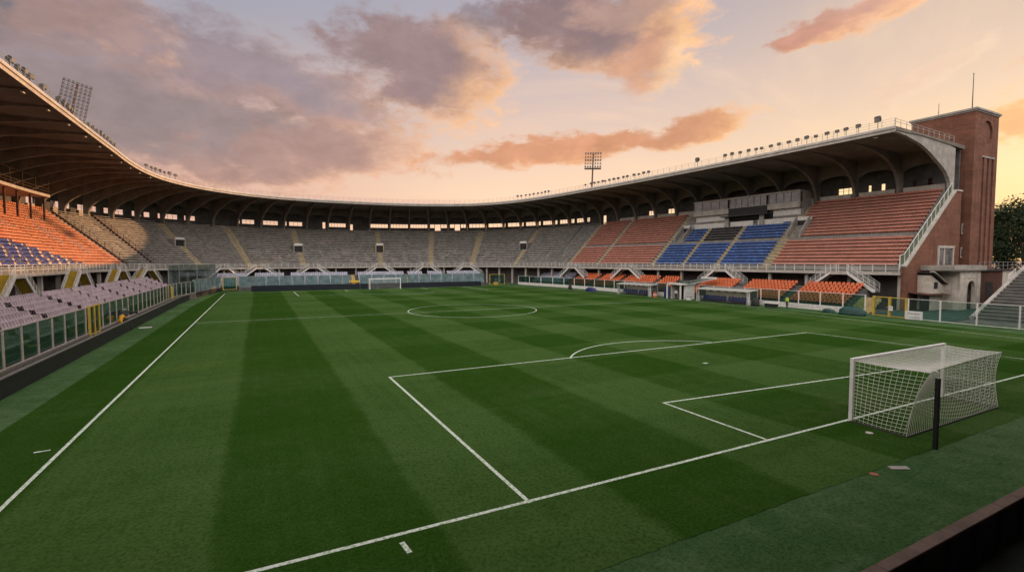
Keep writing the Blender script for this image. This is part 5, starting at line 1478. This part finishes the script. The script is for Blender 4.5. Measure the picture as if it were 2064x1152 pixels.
for i, s in enumerate(sof+[END-2.6]):
    if sl0 is None:
        sl0 = o = thing('soffit_lamp', 'x', 'lamp')
        mb = MB(); mb.box(-.26, .26, -.1, .1, -.12, .0); bevel(mb.build('lamp_case', 'white_metal', o), .02)
        mb = MB(); mb.box(-.02, .02, -.02, .02, 0, .3); mb.build('stem', 'grey_metal', o)
    else: o = copy_tree(sl0)
    x, y, nx, ny = base(s); q = pt(s, .75); o.location = (q[0], q[1], 23.4); o.rotation_euler = (0, 0, math.atan2(ny, nx)+R(90))
    tag(o, ('small white box lamp under the left roof edge, %s from the frame edge' % ordw(i)) if i < len(sof) else 'small white box lamp under the roof corner by the brick tower', 'lamp', 'box lamps under the roof edge')

# ================================================================== FLOODLIGHT MASTS
M['mast_lens'] = mat('mast_lens', (.10, .09, .085), (.06, .055, .05), .2, 3, .6)
def mast(label, P, top, rows, cols, w, h, lean, face, r):
    root = thing('floodlight_mast', label, 'floodlight mast', (P[0], P[1], 0), face)
    root.rotation_euler = (0, lean, face)
    mb = MB(); mb.tube([(0, 0, 0), (0, 0, top+.3)], r*1.3, 12, True, r*.8); mb.build('mast', 'rust_metal', root)
    mb = MB()
    for i in range(rows):
        z = top-h*i/(rows-1)
        mb.bar((-w/2-.2, -.1, z-.28), (w/2+.2, -.1, z-.28), .07)
    for x in (-w/2-.2, w/2+.2): mb.bar((x, -.1, top-h-.3), (x, -.1, top+.1), .06)
    mb.build('frame', 'rust_metal', root)
    mb = MB(); mb.box(-w/2-.3, w/2+.3, -.8, .5, top-h-.75, top-h-.5); 
    for x in (-w/2-.3, w/2+.3): mb.bar((x, -.8, top-h+.5), (x, .5, top-h+.5), .05)
    mb.build('platform', 'rust_metal', root)
    l0 = None
    for i in range(rows):
        for j in range(cols):
            x = -w/2+w*j/(cols-1); z = top-h*i/(rows-1)
            if l0 is None:
                q = MB(); q.tube([(0, .18, .02), (0, -.02, .0), (0, -.2, -.06)], .23, 10, True, .12); o = l0 = q.build('lamp', ['dark_metal'], root)
                q = MB(); q.tube([(0, .182, .02), (0, .2, .02)], .19, 10); q.build('lens', 'mast_lens', o)
            else:
                o = l0.copy(); COL.objects.link(o); o.parent = root
                c = l0.children[0].copy(); COL.objects.link(c); c.parent = o
            k = w/cols/.52
            o.location = (x, 0, z); o.scale = (k, k, k)
            if i % 2 == 1: o.scale = (k*.8, k*.8, k*.8)
    return root
mast('tall floodlight mast with eleven lamp rows leaning behind the left roof', (-72.1, 134.9), 49.4, 11, 7, 4.8, 8.8, R(-11.0), R(204), .3)
mast('slim floodlight mast with five lamp rows rising behind the right roof', (72.2, 123.4), 42.4, 5, 7, 4.9, 4.4, R(-2.0), R(140), .28)

# ================================================================== TREES
def leaf_cloud(rnd, rad, h, n, size):
    mb = MB(); lobes = []
    for k in range(15):
        a = rnd.uniform(0, 2*math.pi); q = rnd.random()**.6; f = rnd.random()
        z = h*(.32+.6*f); rr = rad*(1.0-.55*abs(f-.35)/.65)
        lobes.append((Vector((rr*q*math.cos(a), rr*q*math.sin(a), z)), rad*rnd.uniform(.26, .46)))
    for _ in range(n):
        c, r = rnd.choice(lobes); d = Vector((rnd.gauss(0, 1), rnd.gauss(0, 1), rnd.gauss(0, 1))).normalized()
        p = c+d*r*(rnd.random()**.45)*Vector((1, 1, .8)).length/1.6
        a = Vector((rnd.gauss(0, 1), rnd.gauss(0, 1), rnd.gauss(0, .6))).normalized(); b = a.cross(d if abs(a.dot(d)) < .9 else Vector((0, 0, 1))).normalized()
        s = size*rnd.uniform(.5, 1.3); i = [mb.vert(p+a*s*u+b*s*.6*v) for u, v in ((-1, 0), (-.2, -.6), (1, 0), (-.2, .6))]; mb.face(*i)
    return mb, lobes
def tree(label, x, y, h, rad, seed, n=5200, size=.42, group=None):
    rnd = random.Random(seed); root = thing('tree', label, 'tree', (x, y, -.1), 0, group)
    mb, lobes = leaf_cloud(rnd, rad, h, n, size); mb.build('crown', 'leaf', root)
    t = MB(); t.tube([(0, 0, 0), (.1, .05, h*.2), (-.1, .1, h*.42), (.1, 0, h*.75)], h*.022, 9, True, h*.006)
    for c, r in lobes[:9]:
        b0 = Vector((0, 0.05, h*rnd.uniform(.2, .42))); m_ = b0.lerp(c, .5)+Vector((0, 0, -.3)); t.tube([b0, m_, c], h*.008, 6, True, h*.002)
    t.build('trunk', 'bark', root)
    return root
tree('dark leafy tree beside the right edge of the brick tower', 101, 25.5, 18.0, 7.0, 1)
tree('dark tree at the right edge of the photo, nearest to the steps', 93, 17.0, 12.5, 6.5, 2)
tree('taller tree with thin lit top at the right frame edge', 128, 33.5, 21.0, 8.5, 3)
tree('broad dark tree farther behind the brick tower', 116, 33.0, 18.0, 8.5, 4)
# unseen block, added to keep the low sun off the pitch
ap = thing('shade_block', 'long pale block added out of view to shade the pitch', 'building', (120, 0, -.2))
mb = MB(); mb.box(0, 14, -75, 28.4, 0, 37); mb.build('wall', 'plaster', ap)
mb = MB(); mb.box(-.4, 14.4, -75.4, 28.8, 37.0, 37.6); mb.build('roof', 'concrete', ap)
w0 = None
for i in range(9):
    for j in range(11):
        if w0 is None: mb = MB(); mb.box(-.06, -.01, -1.6, 1.6, -.8, .8); o = w0 = mb.build('window', 'window_glass', ap)
        else: o = w0.copy(); COL.objects.link(o); o.parent = ap
        o.location = (0, -62+8.6*j, 3+3.9*i)

# unseen end stand around the camera, its roof added to darken the near grass
en = thing('shading_end_stand', 'unseen end stand behind the near goal, roof added to darken near grass', 'grandstand', (0, -14, 0))
mb = MB(); pts = [(0, -.2)]
for k in range(24): pts += [(-.8*k, .42*k), (-.8*(k+1), .42*k)]
pts += [(-19.2, -.2)]
mb.prism([(-80, y-4, z) for y, z in pts], (122, 0, 0)); mb.build('steps', 'step_concrete', en)
mb = MB(); mb.prism([(-84, 6.5, 15.6), (-84, -25, 15.0), (-84, -25, 15.6), (-84, 6.5, 16.3)], (128, 0, 0)); mb.build('roof', 'soffit', en)
mb = MB(); mb.box(-84, 44, -25, -24.6, -.2, 15.2); mb.build('back_wall', 'concrete', en)
for x in range(-80, 42, 8):
    mb = MB(); mb.box(x-.25, x+.25, -22.5, -22, 0, 15.3); mb.build('column', 'concrete', en)
